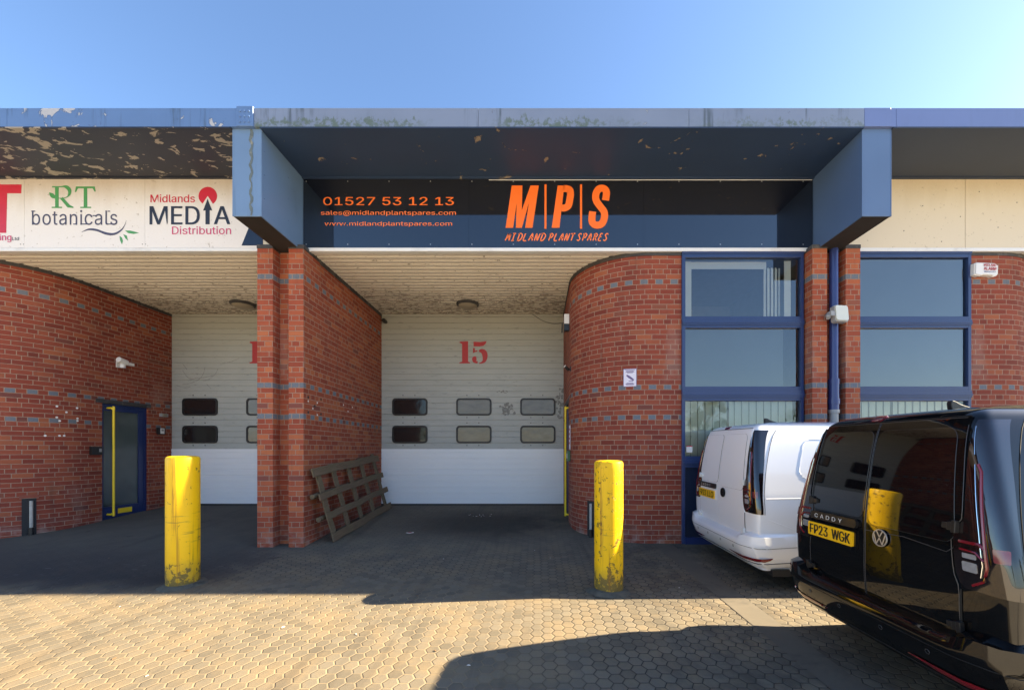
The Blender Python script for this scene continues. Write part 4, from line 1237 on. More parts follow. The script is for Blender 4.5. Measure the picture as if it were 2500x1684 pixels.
# alarm box on the right curved wall
mb = MB(); T = lambda a, b, e: (a, -e, b)
out = [(-.19, -.085), (-.10, -.10), (-.06, -.085), (.08, -.09), (.12, -.105), (.17, -.09), (.19, -.07), (.19, .06), (.15, .095), (-.13, .10), (-.185, .085)]
mb.prism(out, T, -.03, .03); mb.prism([(x * .93, y * .9) for x, y in out], T, .03, .045)
m2 = MB(); add_text(m2, 'MIDLAND', (-.055, -.045, .040), (1, 0, 0), (0, 0, 1), .20, .038, .004, offset=.03); add_text(m2, 'ALARM', (-.055, -.045, -.018), (1, 0, 0), (0, 0, 1), .20, .048, .004, offset=.03)
m3 = MB(); add_text(m3, '0800 074 3277', (-.05, -.045, -.05), (1, 0, 0), (0, 0, 1), .19, .02, .004, offset=.02)
o = at(2401, 660, YW - .035)
fitting('alarm_box', [('housing', mb, 'white_plastic'), ('red_lettering', m2, 'ink_red'), ('number_lettering', m3, 'ink_blue')], 'white alarm box with red lettering high on the right curved wall', 'alarm', tuple(o), rot=(0, 0, R(4)))
# CCTV on the left wall
X, Y, nx, ny = lwall(288); z_ = 1.4 + (1100 - 888) * Y / 1000
mb = MB(); mb.tube([(.03, .02, .02), (.03, -.13, .05)], [.05, .05], 12)
m2 = MB(); m2.tube([(.0, -.02, .0), (.0, -.02, -.085)], .045, 12); m3 = MB(); m3.tube([(-.12, .03, -.02), (0, .0, 0)], .022, 8); m3.box(-.13, -.11, -.02, .09, -.07, .04)
m4 = MB(); m4.box(-.045, .045, .0, .16, -.02, .03)
fitting('security_camera', [('housing', mb, 'white_plastic'), ('lens', m2, 'white_plastic'), ('bracket', m3, 'white_plastic'), ('sensor', m4, 'white_plastic')], 'white security camera on the brick wall above the blue door', 'camera', (X + .13, Y - .02, z_))
# entry phone left of the blue door, key pad right of it
X, Y, nx, ny = lwall(231); z_ = 1.4 + (1100 - 1100) * Y / 1000
mb = MB(); mb.box(0, .05, -.09, .09, -.075, .075); m2 = MB(); m2.box(.05, .056, .03, .07, -.02, .04)
fitting('entry_phone', [('housing', mb, 'black_plastic'), ('button', m2, 'grey_plastic')], 'black entry phone on the brick left of the blue door', 'intercom', (X, Y, z_))
X, Y, nx, ny = lwall(390); z_ = 1.4 + (1100 - 1052) * Y / 1000
mb = MB(); mb.box(0, .05, -.08, .08, -.07, .07); m2 = MB(); m2.box(.05, .055, -.04, .05, -.055, .06); m3 = MB(); m3.box(.055, .058, -.02, .03, .0, .04)
fitting('key_pad', [('housing', mb, 'black_plastic'), ('face', m2, 'white_plastic'), ('screen', m3, 'grey_plastic')], 'small white faced key pad between the blue door and the garage door', 'key pad', (X, Y, z_))
X, Y, nx, ny = lwall(397); z_ = 1.4 + (1100 - 1014) * Y / 1000
mb = MB(); mb.box(0, .05, -.08, .08, -.03, .04); m2 = MB(); m2.box(.05, .07, -.06, .03, -.02, .03)
fitting('bulkhead_lamp', [('base', mb, 'grey_plastic'), ('lens', m2, 'lamp_cream')], 'little grey bulkhead lamp above the white faced key pad', 'lamp', (X, Y, z_))
# lamp and small camera on the curved wall beside the unit 15 garage door
o = Vector((xm - .05, 7.30, 1.4 + 2.27))
mb = MB(); mb.box(-.045, .045, -.05, .05, -.02, .15); m2 = MB(); m2.box(-.045, .045, -.055, .05, -.14, -.025); m2.tube([(-.02, .02, .02), (-.075, .03, .0), (-.08, .04, -.16)], .012, 8)
fitting('security_light', [('housing', mb, 'white_plastic'), ('sensor', m2, 'black_plastic')], 'white and black security light high on the curved wall by garage door 15', 'security light', tuple(o))
o = Vector((xm - .045, 7.12, 1.4 + 1.43))
mb = MB(); mb.tube([(-.05, -.03, .03), (.02, .0, -.03)], .026, 10); m2 = MB(); m2.tube([(.02, 0, -.03), (.06, .02, .0)], .012, 8); m2.box(.04, .065, -.03, .03, -.05, .03); m3 = MB(); m3.tube([(-.055, -.032, .034), (-.05, -.03, .03)], .027, 10)
fitting('bullet_camera', [('bracket', m2, 'black_plastic'), ('body', mb, 'black_plastic'), ('lens_ring', m3, 'white_plastic')], 'small black bullet camera on the edge of the curved wall by garage door 15', 'camera', tuple(o))
mb = MB(); mb.tube([(0, -.04, 0), (0, .1, 0)], .045, 10); m2 = MB(); m2.tube([(0, -.045, 0), (0, -.041, 0)], .03, 10)
fitting('sounder', [('body', mb, 'black_plastic'), ('cone', m2, 'rubber')], 'round black sounder in the top left corner of garage door 15', 'sounder', tuple(at(938, 783, 8.85)))
# cable
a_, b_ = at(1300, 767, 8.80), at(1376, 788, 7.4)
mb = MB(); mb.tube(smooth_pts([tuple(a_), tuple(a_.lerp(b_, .35) - Vector((0, 0, .07))), tuple(a_.lerp(b_, .7) - Vector((0, 0, .07))), tuple(b_)]), .006, 6)
tag(mb.build('cable', 'black_plastic'), 'thin black cable slung across the top right of garage door 15', 'cable')
# ceiling lamps
for px, lab in ((1142, 'round ceiling lamp under the slats before garage door 15'), (593, 'round ceiling lamp under the slats of the left bay')):
    o = at(px, 741, 8.27); mb = MB(); mb.lathe([(.225, .0), (.225, -.03), (.19, -.05), (.185, -.045)], n=28); m2 = MB(); m2.lathe([(.188, -.046), (.15, -.075), (.08, -.09), (.0005, -.093)], n=28)
    fitting('ceiling_lamp', [('rim', mb, 'cap'), ('diffuser', m2, 'lamp_cream')], lab, 'lamp', (o.x, o.y, ZS), 'round ceiling lamps')
# notices
X, Y, nx, ny = rwall(1538); z_ = 1.4 + (1100 - 922) * Y / 1000
rz = math.atan2(nx, -ny)
mb = MB(); mb.box(-.098, .098, -.006, 0, -.135, .135); m2 = MB()
for k, (wd, zz) in enumerate(((.15, .112), (.11, .095), (.13, .082), (.09, .070), (.10, -.085), (.13, -.098), (.11, -.110))): m2.box(-wd / 2, wd / 2, -.0075, -.006, zz, zz + .008)
add_ribbon(m2, [(-.05, .04), (-.01, .01), (.03, -.02), (.055, -.04)], [.02, .035, .03, .02], lambda a, b, e: (a, -.006 - e, b), .0015); m2.box(-.02, .05, -.0076, -.006, -.055, -.045)
for a, b, c_, d_ in ((-.098, .098, .129, .135), (-.098, .098, -.135, -.129), (-.098, -.092, -.129, .129), (.092, .098, -.129, .129)): m2.box(a, b, -.0072, -.006, c_, d_)
fitting('notice', [('sheet', mb, 'paper'), ('print', m2, 'ink')], 'white paper notice with purple print on the curved brick wall', 'notice', (X + nx * .002, Y + ny * .002, z_), rot=(0, 0, rz))
X, Y, nx, ny = rwall(1391.5); rz = math.atan2(nx, -ny)
mb = MB(); mb.box(-.07, .07, -.006, 0, -.21, .21); m2 = MB()
for zz in (.12, .04, -.04, -.12): m2.box(-.045, .045, -.0075, -.006, zz, zz + .04)
fitting('warning_sign', [('sheet', mb, 'paper'), ('print', m2, 'ink_red')], 'tall narrow white warning sign edge-on beside the yellow pull handle', 'sign', (X + nx * .002, Y + ny * .002, 1.4 + .235), rot=(0, 0, rz))
mb = MB(); mb.box(-.06, .06, -.05, 0, -.09, .09); m2 = MB(); m2.box(-.05, .03, -.056, -.05, -.04, .04)
fitting('post_box', [('housing', mb, 'green_box'), ('label_plate', m2, 'white_plastic')], 'small dark green box under the narrow warning sign', 'box', (X + nx * .002, Y + ny * .002, 1.4 - .09), rot=(0, 0, rz))
# pipe niches: dark sheets on the two curved walls paint the recess shade
for fn, px, top, bot, lab in ((lwall, 71, 1216, 1290, 'grey waste pipe in a dark niche at the foot of the left curved wall'), (rwall, 1443, 1222, 1310, 'grey waste pipe in a dark niche half hidden behind the chipped bollard')):
    X, Y, nx, ny = fn(px); rz = math.atan2(nx, -ny); g0 = gz(Y)
    zt = 1.4 + (1100 - top) * Y / 1000
    mb = MB(); mb.box(-.075, .075, -.005, .02, -.06, zt - g0); m2 = MB(); m2.box(-.10, .10, -.02, .02, zt - g0, zt - g0 + .055)
    m3 = MB(); m3.tube([(.02, -.03, zt - g0 - .04), (.02, -.03, .1)], .022, 10); m4 = MB(); m4.tube([(.02, -.035, .12), (.02, -.035, -.05)], .034, 10)
    fitting('waste_pipe', [('niche', mb, 'dark'), ('lintel', m2, 'brick'), ('pipe', m3, 'pipe_grey'), ('shoe', m4, 'black_plastic')], lab, 'pipe', (X, Y, g0), 'waste pipes in wall niches', rot=(0, 0, rz))
# litter
o = ground_at(1001, 1301)
mb = MB(); mb.prism([(-.06, -.03), (.0, -.05), (.07, -.02), (.05, .04), (-.02, .05)], lambda a, b, e: (a, b, e + .03 * abs(a) * 4 * abs(math.sin(b * 60))), .004, .008); m2 = MB(); m2.prism([(-.03, -.02), (.03, -.02), (.03, .01), (-.02, .02)], lambda a, b, e: (a, b, e + .012), 0, .003)
fitting('litter', [('wrapper', mb, 'litter'), ('red_print', m2, 'ink_red')], 'crumpled white and red wrapper on the paving before garage door 15', 'litter', tuple(o))
mb = MB(); random.seed(11)
for k in range(70):
    px, py = random.choice([(1165 + random.gauss(0, 16), 1256 + random.gauss(0, 3)), (random.uniform(760, 1400), random.uniform(1250, 1400)), (random.uniform(60, 2000), random.uniform(1350, 1680))])
    o = ground_at(px, py); s_ = random.uniform(.006, .018); a = random.random() * 6
    ca, sa = math.cos(a), math.sin(a)
    mb.prism([(-s_, 0), (0, -s_ * .45), (s_, 0), (0, s_ * .45)], lambda u, v, e: (o.x + u * ca - v * sa, o.y + u * sa + v * ca, gz(o.y) + e + abs(v) * .4), .002, .006, random.choice((0, 0, 1)))
d_ = mb.build('leaf_litter', ['leaf_dry', 'litter']); d_['kind'] = 'stuff'; tag(d_, 'dry leaf scraps and paper bits scattered over the paving', 'debris')

# ------------------------------------------------------------------ vans
def pchip(xs, ys_):
    x = np.array(xs, float); y = np.array(ys_, float); h = np.diff(x); d = np.diff(y) / h
    m = np.zeros_like(y); m[0], m[-1] = d[0], d[-1]
    for i in range(1, len(x) - 1):
        m[i] = 0 if d[i - 1] * d[i] <= 0 else 2 * d[i - 1] * d[i] / (d[i - 1] + d[i])
    def f(t):
        t = min(max(t, x[0]), x[-1]); i = min(int(np.searchsorted(x, t, 'right')) - 1, len(h) - 1)
        u = (t - x[i]) / h[i]
        return (2*u**3 - 3*u*u + 1) * y[i] + (u**3 - 2*u*u + u) * h[i] * m[i] + (-2*u**3 + 3*u*u) * y[i+1] + (u**3 - u*u) * h[i] * m[i+1]
    return f
HW = pchip([.25, .42, .6, .85, 1.02, 1.12, 1.35, 1.55, 1.68, 1.745, 1.785, 1.815, 1.838, 1.85], [.86, .905, .925, .93, .926, .915, .882, .845, .812, .778, .735, .66, .50, .25])
YRR = pchip([.25, .5, .8, 1.0, 1.2, 1.5, 1.68, 1.76, 1.80, 1.83, 1.85], [.16, .085, .06, .06, .070, .105, .140, .170, .22, .40, .9])
YFF = pchip([.25, .5, .8, .95, 1.02, 1.08, 1.15, 1.4, 1.62, 1.72, 1.78, 1.82, 1.85], [4.38, 4.47, 4.47, 4.40, 4.22, 3.75, 3.58, 3.22, 2.88, 2.66, 2.42, 2.1, 1.6])
_cache = {}
def outline(z):
    k = round(z, 4)
    if k in _cache: return _cache[k]
    hw, yr, yf = HW(z), YRR(z), YFF(z)
    D = min(.15, .4 * (yf - yr)); D2 = min(.75, .42 * (yf - yr)); n, n2 = 9.0, 3.2
    P = []
    for i in range(41):
        ph = math.pi / 2 * i / 40
        P.append((hw * math.sin(ph) ** (2 / n), yr + D * (1 - max(0., math.cos(ph)) ** (2 / n))))
    ya, yb = yr + D, yf - D2
    for i in range(1, 15): P.append((hw, ya + (yb - ya) * i / 15))
    for i in range(20):
        ph = math.pi / 2 * (1 - i / 19)
        P.append((hw * math.sin(ph) ** (2 / n2), yf - D2 * (1 - max(0., math.cos(ph)) ** (2 / n2))))
    P = np.array(P)
    # the first rear samples sit far apart: refine along x
    L = np.concatenate([[0], np.cumsum(np.hypot(*np.diff(P, axis=0).T))])
    _cache[k] = (P, L)
    return P, L
def surf(s_, z, off=0.):
    def raw(s, zz):
        P, L = outline(zz); a = abs(s)
        return np.array([math.copysign(np.interp(a, L, P[:, 0]), s) * np.interp(zz, [.9, 1.72], [.88, .75]), np.interp(a, L, P[:, 1]), zz])
    p = raw(s_, z)
    if off:
        e = .012
        ts = raw(s_ + e, z) - raw(s_ - e, z)
        tz = raw(s_, min(z + e, 1.85)) - raw(s_, z - e)
        nn = np.cross(ts, tz); nn /= np.linalg.norm(nn)
        p = p + nn * off
    return Vector(p)
def van_patch(mb, sl, sr, z0, z1, off, ns=10, nz=16, mi=0, skirt=True, base=-.004, zs=None):
    """raised skin between two edges s = sl(z), sr(z)"""
    zz = zs or [z0 + (z1 - z0) * i / nz for i in range(nz + 1)]
    G = [[surf(sl(z) + (sr(z) - sl(z)) * k / ns, z, off) for k in range(ns + 1)] for z in zz]
    mb.grid(G, mi, True)
    if skirt:
        rim = [(sl(zz[0]) + (sr(zz[0]) - sl(zz[0])) * k / ns, zz[0]) for k in range(ns + 1)] + [(sr(z), z) for z in zz[1:]] + \
              [(sr(zz[-1]) + (sl(zz[-1]) - sr(zz[-1])) * k / ns, zz[-1]) for k in range(1, ns + 1)] + [(sl(z), z) for z in zz[-2:0:-1]]
        A = [surf(s, z, off) for s, z in rim]; B = [surf(s, z, base) for s, z in rim]
        for i in range(len(rim)):
            j = (i + 1) % len(rim); mb.quad([A[i], B[i], B[j], A[j]], None, mi)
def round_edges(sl, sr, z0, z1, r):
    def cut(z):
        d = min(z - z0, z1 - z)
        return r - math.sqrt(max(0., r * r - (r - min(d, r)) ** 2))
    zs = sorted(set([round(z0 + r * (1 - math.cos(math.pi / 2 * i / 5)), 5) for i in range(6)] + [round(z1 - r * (1 - math.cos(math.pi / 2 * i / 5)), 5) for i in range(6)] + [z0 + r + (z1 - z0 - 2 * r) * i / 10 for i in range(11)]))
    return (lambda z: sl(z) + cut(z)), (lambda z: sr(z) - cut(z)), zs
def van_line(mb, pts, r, off=.002, n=6, mi=0, closed=False):
    mb.tube([surf(s, z, off) for s, z in pts], r, n, mi, closed)
def dense(pts, step=.05):
    out = []
    for a, b in zip(pts, pts[1:]):
        k = max(1, int(math.hypot(b[0] - a[0], b[1] - a[1]) / step))
        out += [(a[0] + (b[0] - a[0]) * i / k, a[1] + (b[1] - a[1]) * i / k) for i in range(k)]
    return out + [pts[-1]]
def flat_frame(s_, z, off):
    p = surf(s_, z, off); a = surf(s_ + .05, z, off) - surf(s_ - .05, z, off); b = surf(s_, z + .05, off) - surf(s_, z - .05, off)
    U_ = a.normalized(); N_ = U_.cross(b).normalized(); V_ = N_.cross(U_)
    return p, U_, V_, N_

def make_van(paintm, black, plate_text, label):
    van = empty('van')
    # body shell
    zs = [.25, .30, .36, .42, .50, .58, .66, .74, .82, .90, .97, 1.0, 1.03, 1.06, 1.09, 1.12, 1.18, 1.26, 1.34, 1.42, 1.5, 1.57, 1.63, 1.68, 1.71, 1.735, 1.755, 1.772, 1.787, 1.80, 1.811, 1.821, 1.83, 1.838, 1.845, 1.85]
    mb = MB(); rows = []
    for z in zs:
        P, L = outline(z)
        ss = [0, .12, .24, .36, .46, .55]
        xr = P[:, 0]
        right = [(s * HW(z), YRR(z) + (min(.15, .4 * (YFF(z) - YRR(z)))) * (1 - (1 - s ** 9) ** (1 / 9))) for s in ss] + [tuple(p) for p in P[1:] if p[0] > .6 * HW(z) or p[1] > (YRR(z) + YFF(z)) / 2]
        left = [(-x, y) for x, y in right[::-1]][1:-1]
        rows.append([Vector((x * np.interp(z, [.9, 1.72], [.88, .75]), y, z)) for x, y in right + left])
    n = min(len(r) for r in rows)
    for A, B in zip(rows, rows[1:]):
        assert len(A) == len(B), (len(A), len(B))
        for k in range(len(A)):
            j = (k + 1) % len(A); mb.quad([A[k], A[j], B[j], B[k]], None, 0, True)
    top = rows[-1]; cen = Vector((0, sum(p.y for p in top) / len(top), 1.856))
    for k in range(len(top)): mb.quad([top[k], top[(k + 1) % len(top)], cen], [(0, 0)] * 3, 0, True)
    bot = rows[0]; mb.quad([p for p in bot[::-1]], [(0, 0)] * len(bot), 0)
    mb.build('body', paintm, van)
    gr = 'groove' if black else 'groove_w'
    C_ = lambda v: (lambda z: v)
    # tail-light inner edge, used by the doors as well
    inner = pchip([.5, .84, .88, .93, 1.10, 1.17, 1.22, 1.5, 1.78], [.672, .672, .655, .640, .640, .672, .712, .722, .722])
    SPL = -.040
    # rear doors
    for side in (-1, 1):
        m = MB()
        if side < 0: a, b = (lambda z: -inner(z) + .003), C_(SPL - .003)
        else: a, b = C_(SPL + .003), (lambda z: inner(z) - .003)
        zz = [.555 + (1.755 - .555) * i / 34 for i in range(35)]
        van_patch(m, a, b, .555, 1.755, .007, 10, 0, 0, True, -.002, zz)
        d = m.build('rear_door', paintm, van)
        # upper panel
        if side < 0: pa, pb = (lambda z: -.668), C_(SPL - .022)
        else: pa, pb = C_(SPL + .022), (lambda z: .66)
        z0p = 1.075 if side > 0 else 1.105
        l_, r_, zsx = round_edges(pa, pb, z0p, 1.70, .07)
        m = MB(); van_patch(m, l_, r_, 0, 0, .0105, 8, 0, 0, True, .004, zsx)
        m.build('window_panel', 'van_glass' if black else paintm, d)
        m = MB(); rim = [(l_(z), z) for z in zsx] + [(r_(z), z) for z in zsx[::-1]]
        van_line(m, dense(rim + [rim[0]], .06), .0018, .0085)
        m.build('panel_edge', 'edge_glint' if black else 'groove_w', d)
        # hinges
        for zh in (1.165, .64):
            s_ = side * ((inner(zh) - .012)); p, U_, V_, N_ = flat_frame(s_, zh, .012)
            m = MB(); Tm = lambda q: p + U_ * q.x * side + V_ * q.z + N_ * q.y
            m.box(-.05, .002, -.004, .016, -.016, .016, 0, Tm); m.box(.004, .028, -.004, .022, -.032, .032, 0, Tm); m.box(-.02, .012, .0, .020, -.022, .022, 0, Tm)
            m.build('hinge', 'black_plastic' if black else 'white_plastic', d, bevel=.003)
        if side > 0:
            # round badge
            p, U_, V_, N_ = flat_frame(.115, 1.003, .012)
            m = MB(); T2 = lambda a, b, e: p + U_ * a + V_ * b + N_ * e
            ringo = [(.056 * math.cos(2 * math.pi * k / 40), .056 * math.sin(2 * math.pi * k / 40)) for k in range(40)]
            m.prism(ringo, T2, 0, .004, 1)
            for k in range(40):
                j = (k + 1) % 40; o0, o1 = Vector(ringo[k]), Vector(ringo[j]); i0, i1 = o0 * .90, o1 * .90
                m.quad([T2(*o0, .003), T2(*o1, .003), T2(*o1 * .98, .010), T2(*o0 * .98, .010)]); m.quad([T2(*o0 * .98, .010), T2(*o1 * .98, .010), T2(*i1, .010), T2(*i0, .010)]); m.quad([T2(*i0, .010), T2(*i1, .010), T2(*i1, .004), T2(*i0, .004)])
            for pts in ([(-.023, .045), (.0, .005)], [(.023, .045), (0, .005)], [(-.045, .027), (-.022, -.041)], [(.045, .027), (.022, -.041)], [(-.022, -.041), (.0, .0)], [(.022, -.041), (0, .0)]):
                add_ribbon(m, pts, .0085, T2, .010)
            m.build('badge', ['badge_chrome', 'black_plastic'] if black else ['black_plastic', 'groove'], d)
        else:
            # handle strip with lettering
            m = MB(); l2, r2, z2 = round_edges(C_(-.648), C_(-.105), 1.025, 1.085, .022)
            van_patch(m, l2, r2, 0, 0, .028, 10, 0, 0, True, .008, z2); m.build('handle_strip', 'black_plastic', d)
            m = MB()
            for i, ch in enumerate('CADDY'):
                p, U_, V_, N_ = flat_frame(-.565 + i * .073, 1.054, .0295)
                add_text(m, ch, p - U_ * .019 - V_ * .015, U_, V_, .038, .030, .001, offset=.04)
            m.build('lettering', 'silver_paint', d)
            # plate recess
            m = MB(); l2, r2, z2 = round_edges(C_(-.70 + .045), C_(-.105), .872, 1.020, .02)
            van_patch(m, l2, r2, 0, 0, .0125, 8, 0, 0, True, .008, z2); m.build('plate_recess', paintm if not black else 'van_black', d)
            p, U_, V_, N_ = flat_frame(-.405, .942, .020)
            m = MB(); T2 = lambda a, b, e: p + U_ * a + V_ * b + N_ * e
            m.prism(rrect(-.232, .232, -.052, .052, .010), T2, -.01, .004)
            m.build('number_plate', 'plate', d)
            m = MB()
            a_, b_ = plate_text.split()
            add_text(m, a_, p - U_ * .212 - V_ * .037, U_, V_, .205, .074, .005, offset=.05)
            m.build('plate_characters', 'black_plastic', d); m = MB()
            add_text(m, b_, p + U_ * .030 - V_ * .037, U_, V_, .182, .074, .005, offset=.05)
            m.build('plate_characters', 'black_plastic', d)
    # shut lines and seams
    m = MB()
    van_line(m, dense([(SPL, .56), (SPL, 1.78)]), .003, .003)
    van_line(m, dense([(-.70, 1.762), (.70, 1.762)]), .0035, .003)
    for sd_ in (-1, 1):
        van_line(m, dense([(sd_ * .985, .85), (sd_ * .985, 1.74)]), .003, .0)
        van_line(m, dense([(sd_ * (inner(z)), z) for z in (.56, .7, .84)]), .004, .003)
    m.build('shut_lines', gr, van)
    if black:
        m = MB()
        for d_ in (-.006, .006): van_line(m, dense([(SPL + d_, .56), (SPL + d_, 1.75)]), .0022, .0065)
        for sd_ in (-1, 1): van_line(m, dense([(sd_ * (inner(.56 + k * .05) - .006), .56 + k * .05) for k in range(24)]), .0022, .0065)
        van_line(m, dense([(-.69, 1.752), (.69, 1.752)]), .0022, .0065)
        van_line(m, dense([(SPL + .01, 1.03), (.3, 1.045), (.60, 1.02), (.645, 1.05), (.655, 1.1)], .03), .002, .0065)
        m.build('door_edge_glints', 'edge_glint', van)  # painted highlight lines along the door edges
    # high brake light
    m = MB(); l2, r2, z2 = round_edges(C_(-.185), C_(-.06), 1.768, 1.803, .016); van_patch(m, l2, r2, 0, 0, .008, 8, 0, 0, True, -.002, z2)
    m.build('brake_light', 'lamp_red', van)
    # tail lights
    outer = pchip([.8, .86, 1.3, 1.74], [.965, .965, .955, .905])
    for side in (-1, 1):
        sg = lambda f: (lambda z: side * f(z))
        zz = [.855 + (1.735 - .855) * i / 36 for i in range(37)]
        lo_ = pchip([.855, .885, .95, 1.10, 1.17, 1.22, 1.5, 1.735], [.70, .668, .650, .650, .682, .722, .735, .755])
        m = MB(); f0, f1 = (sg(lo_), sg(outer)) if side > 0 else (sg(outer), sg(lo_))
        van_patch(m, f0, f1, 0, 0, .010, 12, 0, 0, True, -.004, zz)
        tl = m.build('tail_light', 'lamp_dark', van)
        m = MB()
        add = lambda pts, wd: [van_line(m, dense([(side * s, z) for s, z in pts], .03), wd * .7, .012, 6)]
        add([(.795, 1.50), (.812, 1.46), (.822, 1.15), (.826, .985)], .010); add([(.826, .985), (.805, .915), (.745, .880)], .010)
        add([(.69, 1.095), (.80, 1.095), (.822, 1.075)], .013); add([(.69, 1.055), (.775, 1.05), (.815, 1.015)], .009)
        m.build('light_bar', 'lamp_red', tl)
        m = MB(); l2, r2, z2 = round_edges(C_(min(side * .695, side * .775)), C_(max(side * .695, side * .775)), .945, .995, .008); van_patch(m, l2, r2, 0, 0, .0125, 4, 0, 0, True, .006, z2)
        l2, r2, z2 = round_edges(C_(min(side * .70, side * .775)), C_(max(side * .70, side * .775)), 1.012, 1.038, .006); van_patch(m, l2, r2, 0, 0, .0125, 4, 0, 0, True, .006, z2)
        m.build('reversing_lens', 'lamp_clear', tl)
        m = MB(); l2, r2, z2 = round_edges(C_(min(side * .86, side * .92)), C_(max(side * .86, side * .92)), 1.02, 1.085, .006); van_patch(m, l2, r2, 0, 0, .0125, 4, 0, 0, True, .006, z2)
        m.build('side_reflector', 'lamp_redl', tl)
        m = MB(); van_line(m, dense([(side * .780, 1.50), (side * .800, 1.15), (side * .806, .99), (side * .79, .93)], .03), .002, .0125); van_line(m, dense([(side * .76, 1.70), (side * .775, 1.55)], .03), .002, .0125)
        m.build('chrome_edge', 'chrome', tl)
    # rear bumper
    m = MB(); S1 = 1.42
    ns = 48; prof = [(.0, .600), (.035, .590), (.085, .575), (.105, .560), (.112, .535), (.110, .50), (.100, .455), (.088, .40), (.070, .345), (.045, .30), (.0, .285), (-.05, .285)]
    rows = []
    for o_, z in prof:
        row = []
        for i in range(ns + 1):
            s = -S1 + 2 * S1 * i / ns; a = abs(s)
            fall = 1. if a < .72 else max(.12, 1 - ((a - .72) / (S1 - .72)) ** .9)
            lift = .05 * max(0, min(1, (a - .62) / .12)) if z > .56 else 0.
            row.append(surf(s, z + lift, .0) + (surf(s, z + lift, 1.) - surf(s, z + lift, 0.)) * (o_ * fall))
        rows.append(row)
    m.grid(rows, 0, True)
    bp = m.build('rear_bumper', paintm, van)
    def bsurf(s, z, e):
        a = abs(s); fall = 1. if a < .72 else max(.12, 1 - ((a - .72) / (S1 - .72)) ** .9)
        o_ = np.interp(-z, [-q[1] for q in prof], [q[0] for q in prof])
        return surf(s, z, 0.) + (surf(s, z, 1.) - surf(s, z, 0.)) * (o_ * fall + e)
    for side in (-1, 1):
        m = MB(); G0 = []
        for i in range(17):
            s = .38 + .60 * i / 16; zt = .405 + .01 * i / 16; th = .034 * min(1, i / 5) * min(1, (16 - i) / 2 + .2)
            G0.append([bsurf(side * s, zt - th, .006), bsurf(side * s, zt - th / 2, .010), bsurf(side * s, zt, .006)])
        m.grid(G0, 0, True); m.build('reflector', 'lamp_red', bp)
        m = MB()
        for s in (.20, .55):
            c0 = bsurf(side * s, .475, .003); nn = (bsurf(side * s, .475, .02) - c0).normalized()
            u_ = nn.cross(Vector((0, 0, 1))).normalized(); v_ = u_.cross(nn)
            m.tube([c0 + u_ * .013 * math.cos(k * math.pi / 6) + v_ * .013 * math.sin(k * math.pi / 6) for k in range(12)], .0018, 5, 0, True)
        m.build('parking_sensor', 'edge_glint' if black else 'groove_w', bp)
    m = MB(); m.tube([bsurf(-1.3 + 2.6 * i / 60, .352, .002) for i in range(61)], .004, 6)
    m.tube([bsurf(-1.3 + 2.6 * i / 60, .515, .0) for i in range(61)], .0025, 6)
    m.build('bumper_seam', gr, bp)
    m = MB(); van_patch(m, C_(-.64), C_(.64), .548, .556, .004, 16, 1, 0, True); m.build('door_seal', 'groove', van)
    # side panel pressings (both flanks), shoulder crease
    for side in (-1, 1):
        m = MB()
        pts = [(1.36, 1.62), (1.34, 1.58), (1.34, 1.30), (1.38, 1.24), (1.58, 1.15), (1.62, 1.14), (2.3, 1.14), (2.34, 1.18), (2.34, 1.60), (2.30, 1.64), (1.40, 1.64), (1.36, 1.62)]
        van_line(m, dense([(side * s, z) for s, z in pts], .06), .003 if not black else .003, .0002)
        m.build('side_panel_pressing', paintm if not black else 'edge_glint', van)
        m = MB(); van_line(m, dense([(side * 1.0, 1.015), (side * 3.6, 1.06)], .1), .006, -.002); van_line(m, dense([(side * 1.02, .80), (side * 1.28, .70), (side * 1.45, .66)], .04), .003, .0); m.build('side_crease', paintm, van)
        # front door glass and sill
        m = MB(); van_patch(m, (lambda z: side * 2.62) if side > 0 else (lambda z: side * (3.62 - .5 * (z - 1.1))), (lambda z: side * (3.62 - .5 * (z - 1.1))) if side > 0 else (lambda z: side * 2.62), 1.14, 1.60, .004, 10, 8)
        m.build('door_glass', 'van_glass', van)
        m = MB(); van_line(m, dense([(side * 2.52, .45), (side * 2.52, 1.72)]), .004, .0); van_line(m, dense([(side * 3.70, .45), (side * 3.70, 1.2)]), .004, .0); m.build('door_seam', gr, van)
        m = MB(); p = surf(side * 3.55, 1.18, .0); m.box(min(0, side * .18), max(0, side * .18), -.05, .05, -.02, .14, 0, lambda q: p + q); m.build('door_mirror', paintm if black else 'black_plastic', van, bevel=.02)
        # head lamp
        m = MB(); van_patch(m, C_(min(side * 4.25, side * 4.75)), C_(max(side * 4.25, side * 4.75)), .72, .90, .008, 8, 6); m.build('headlight', 'lamp_clear', van)
    m = MB(); 
    zz = [1.14 + (1.66 - 1.14) * i / 10 for i in range(11)]
    for z in zz: pass
    G0 = []
    for z in zz:
        P, L = outline(z); tot = L[-1]
        row = []
        for i in range(17):
            q = -1 + 2 * i / 16; s = tot - abs(q) * .72
            pt = surf(s if q > 0 else -s, z, .005); row.append(pt)
        G0.append(row)
    m.grid(G0, 0, True); m.build('windscreen', 'van_glass', van)
    m = MB(); G0 = []
    for z in (.36, .44, .52):
        P, L = outline(z); G0.append([surf(math.copysign(L[-1] - abs(-1 + 2 * i / 12) * .62, -1 + 2 * i / 12), z, .006) for i in range(13)])
    m.grid(G0, 0, True); m.build('front_grille', 'black_plastic', van)
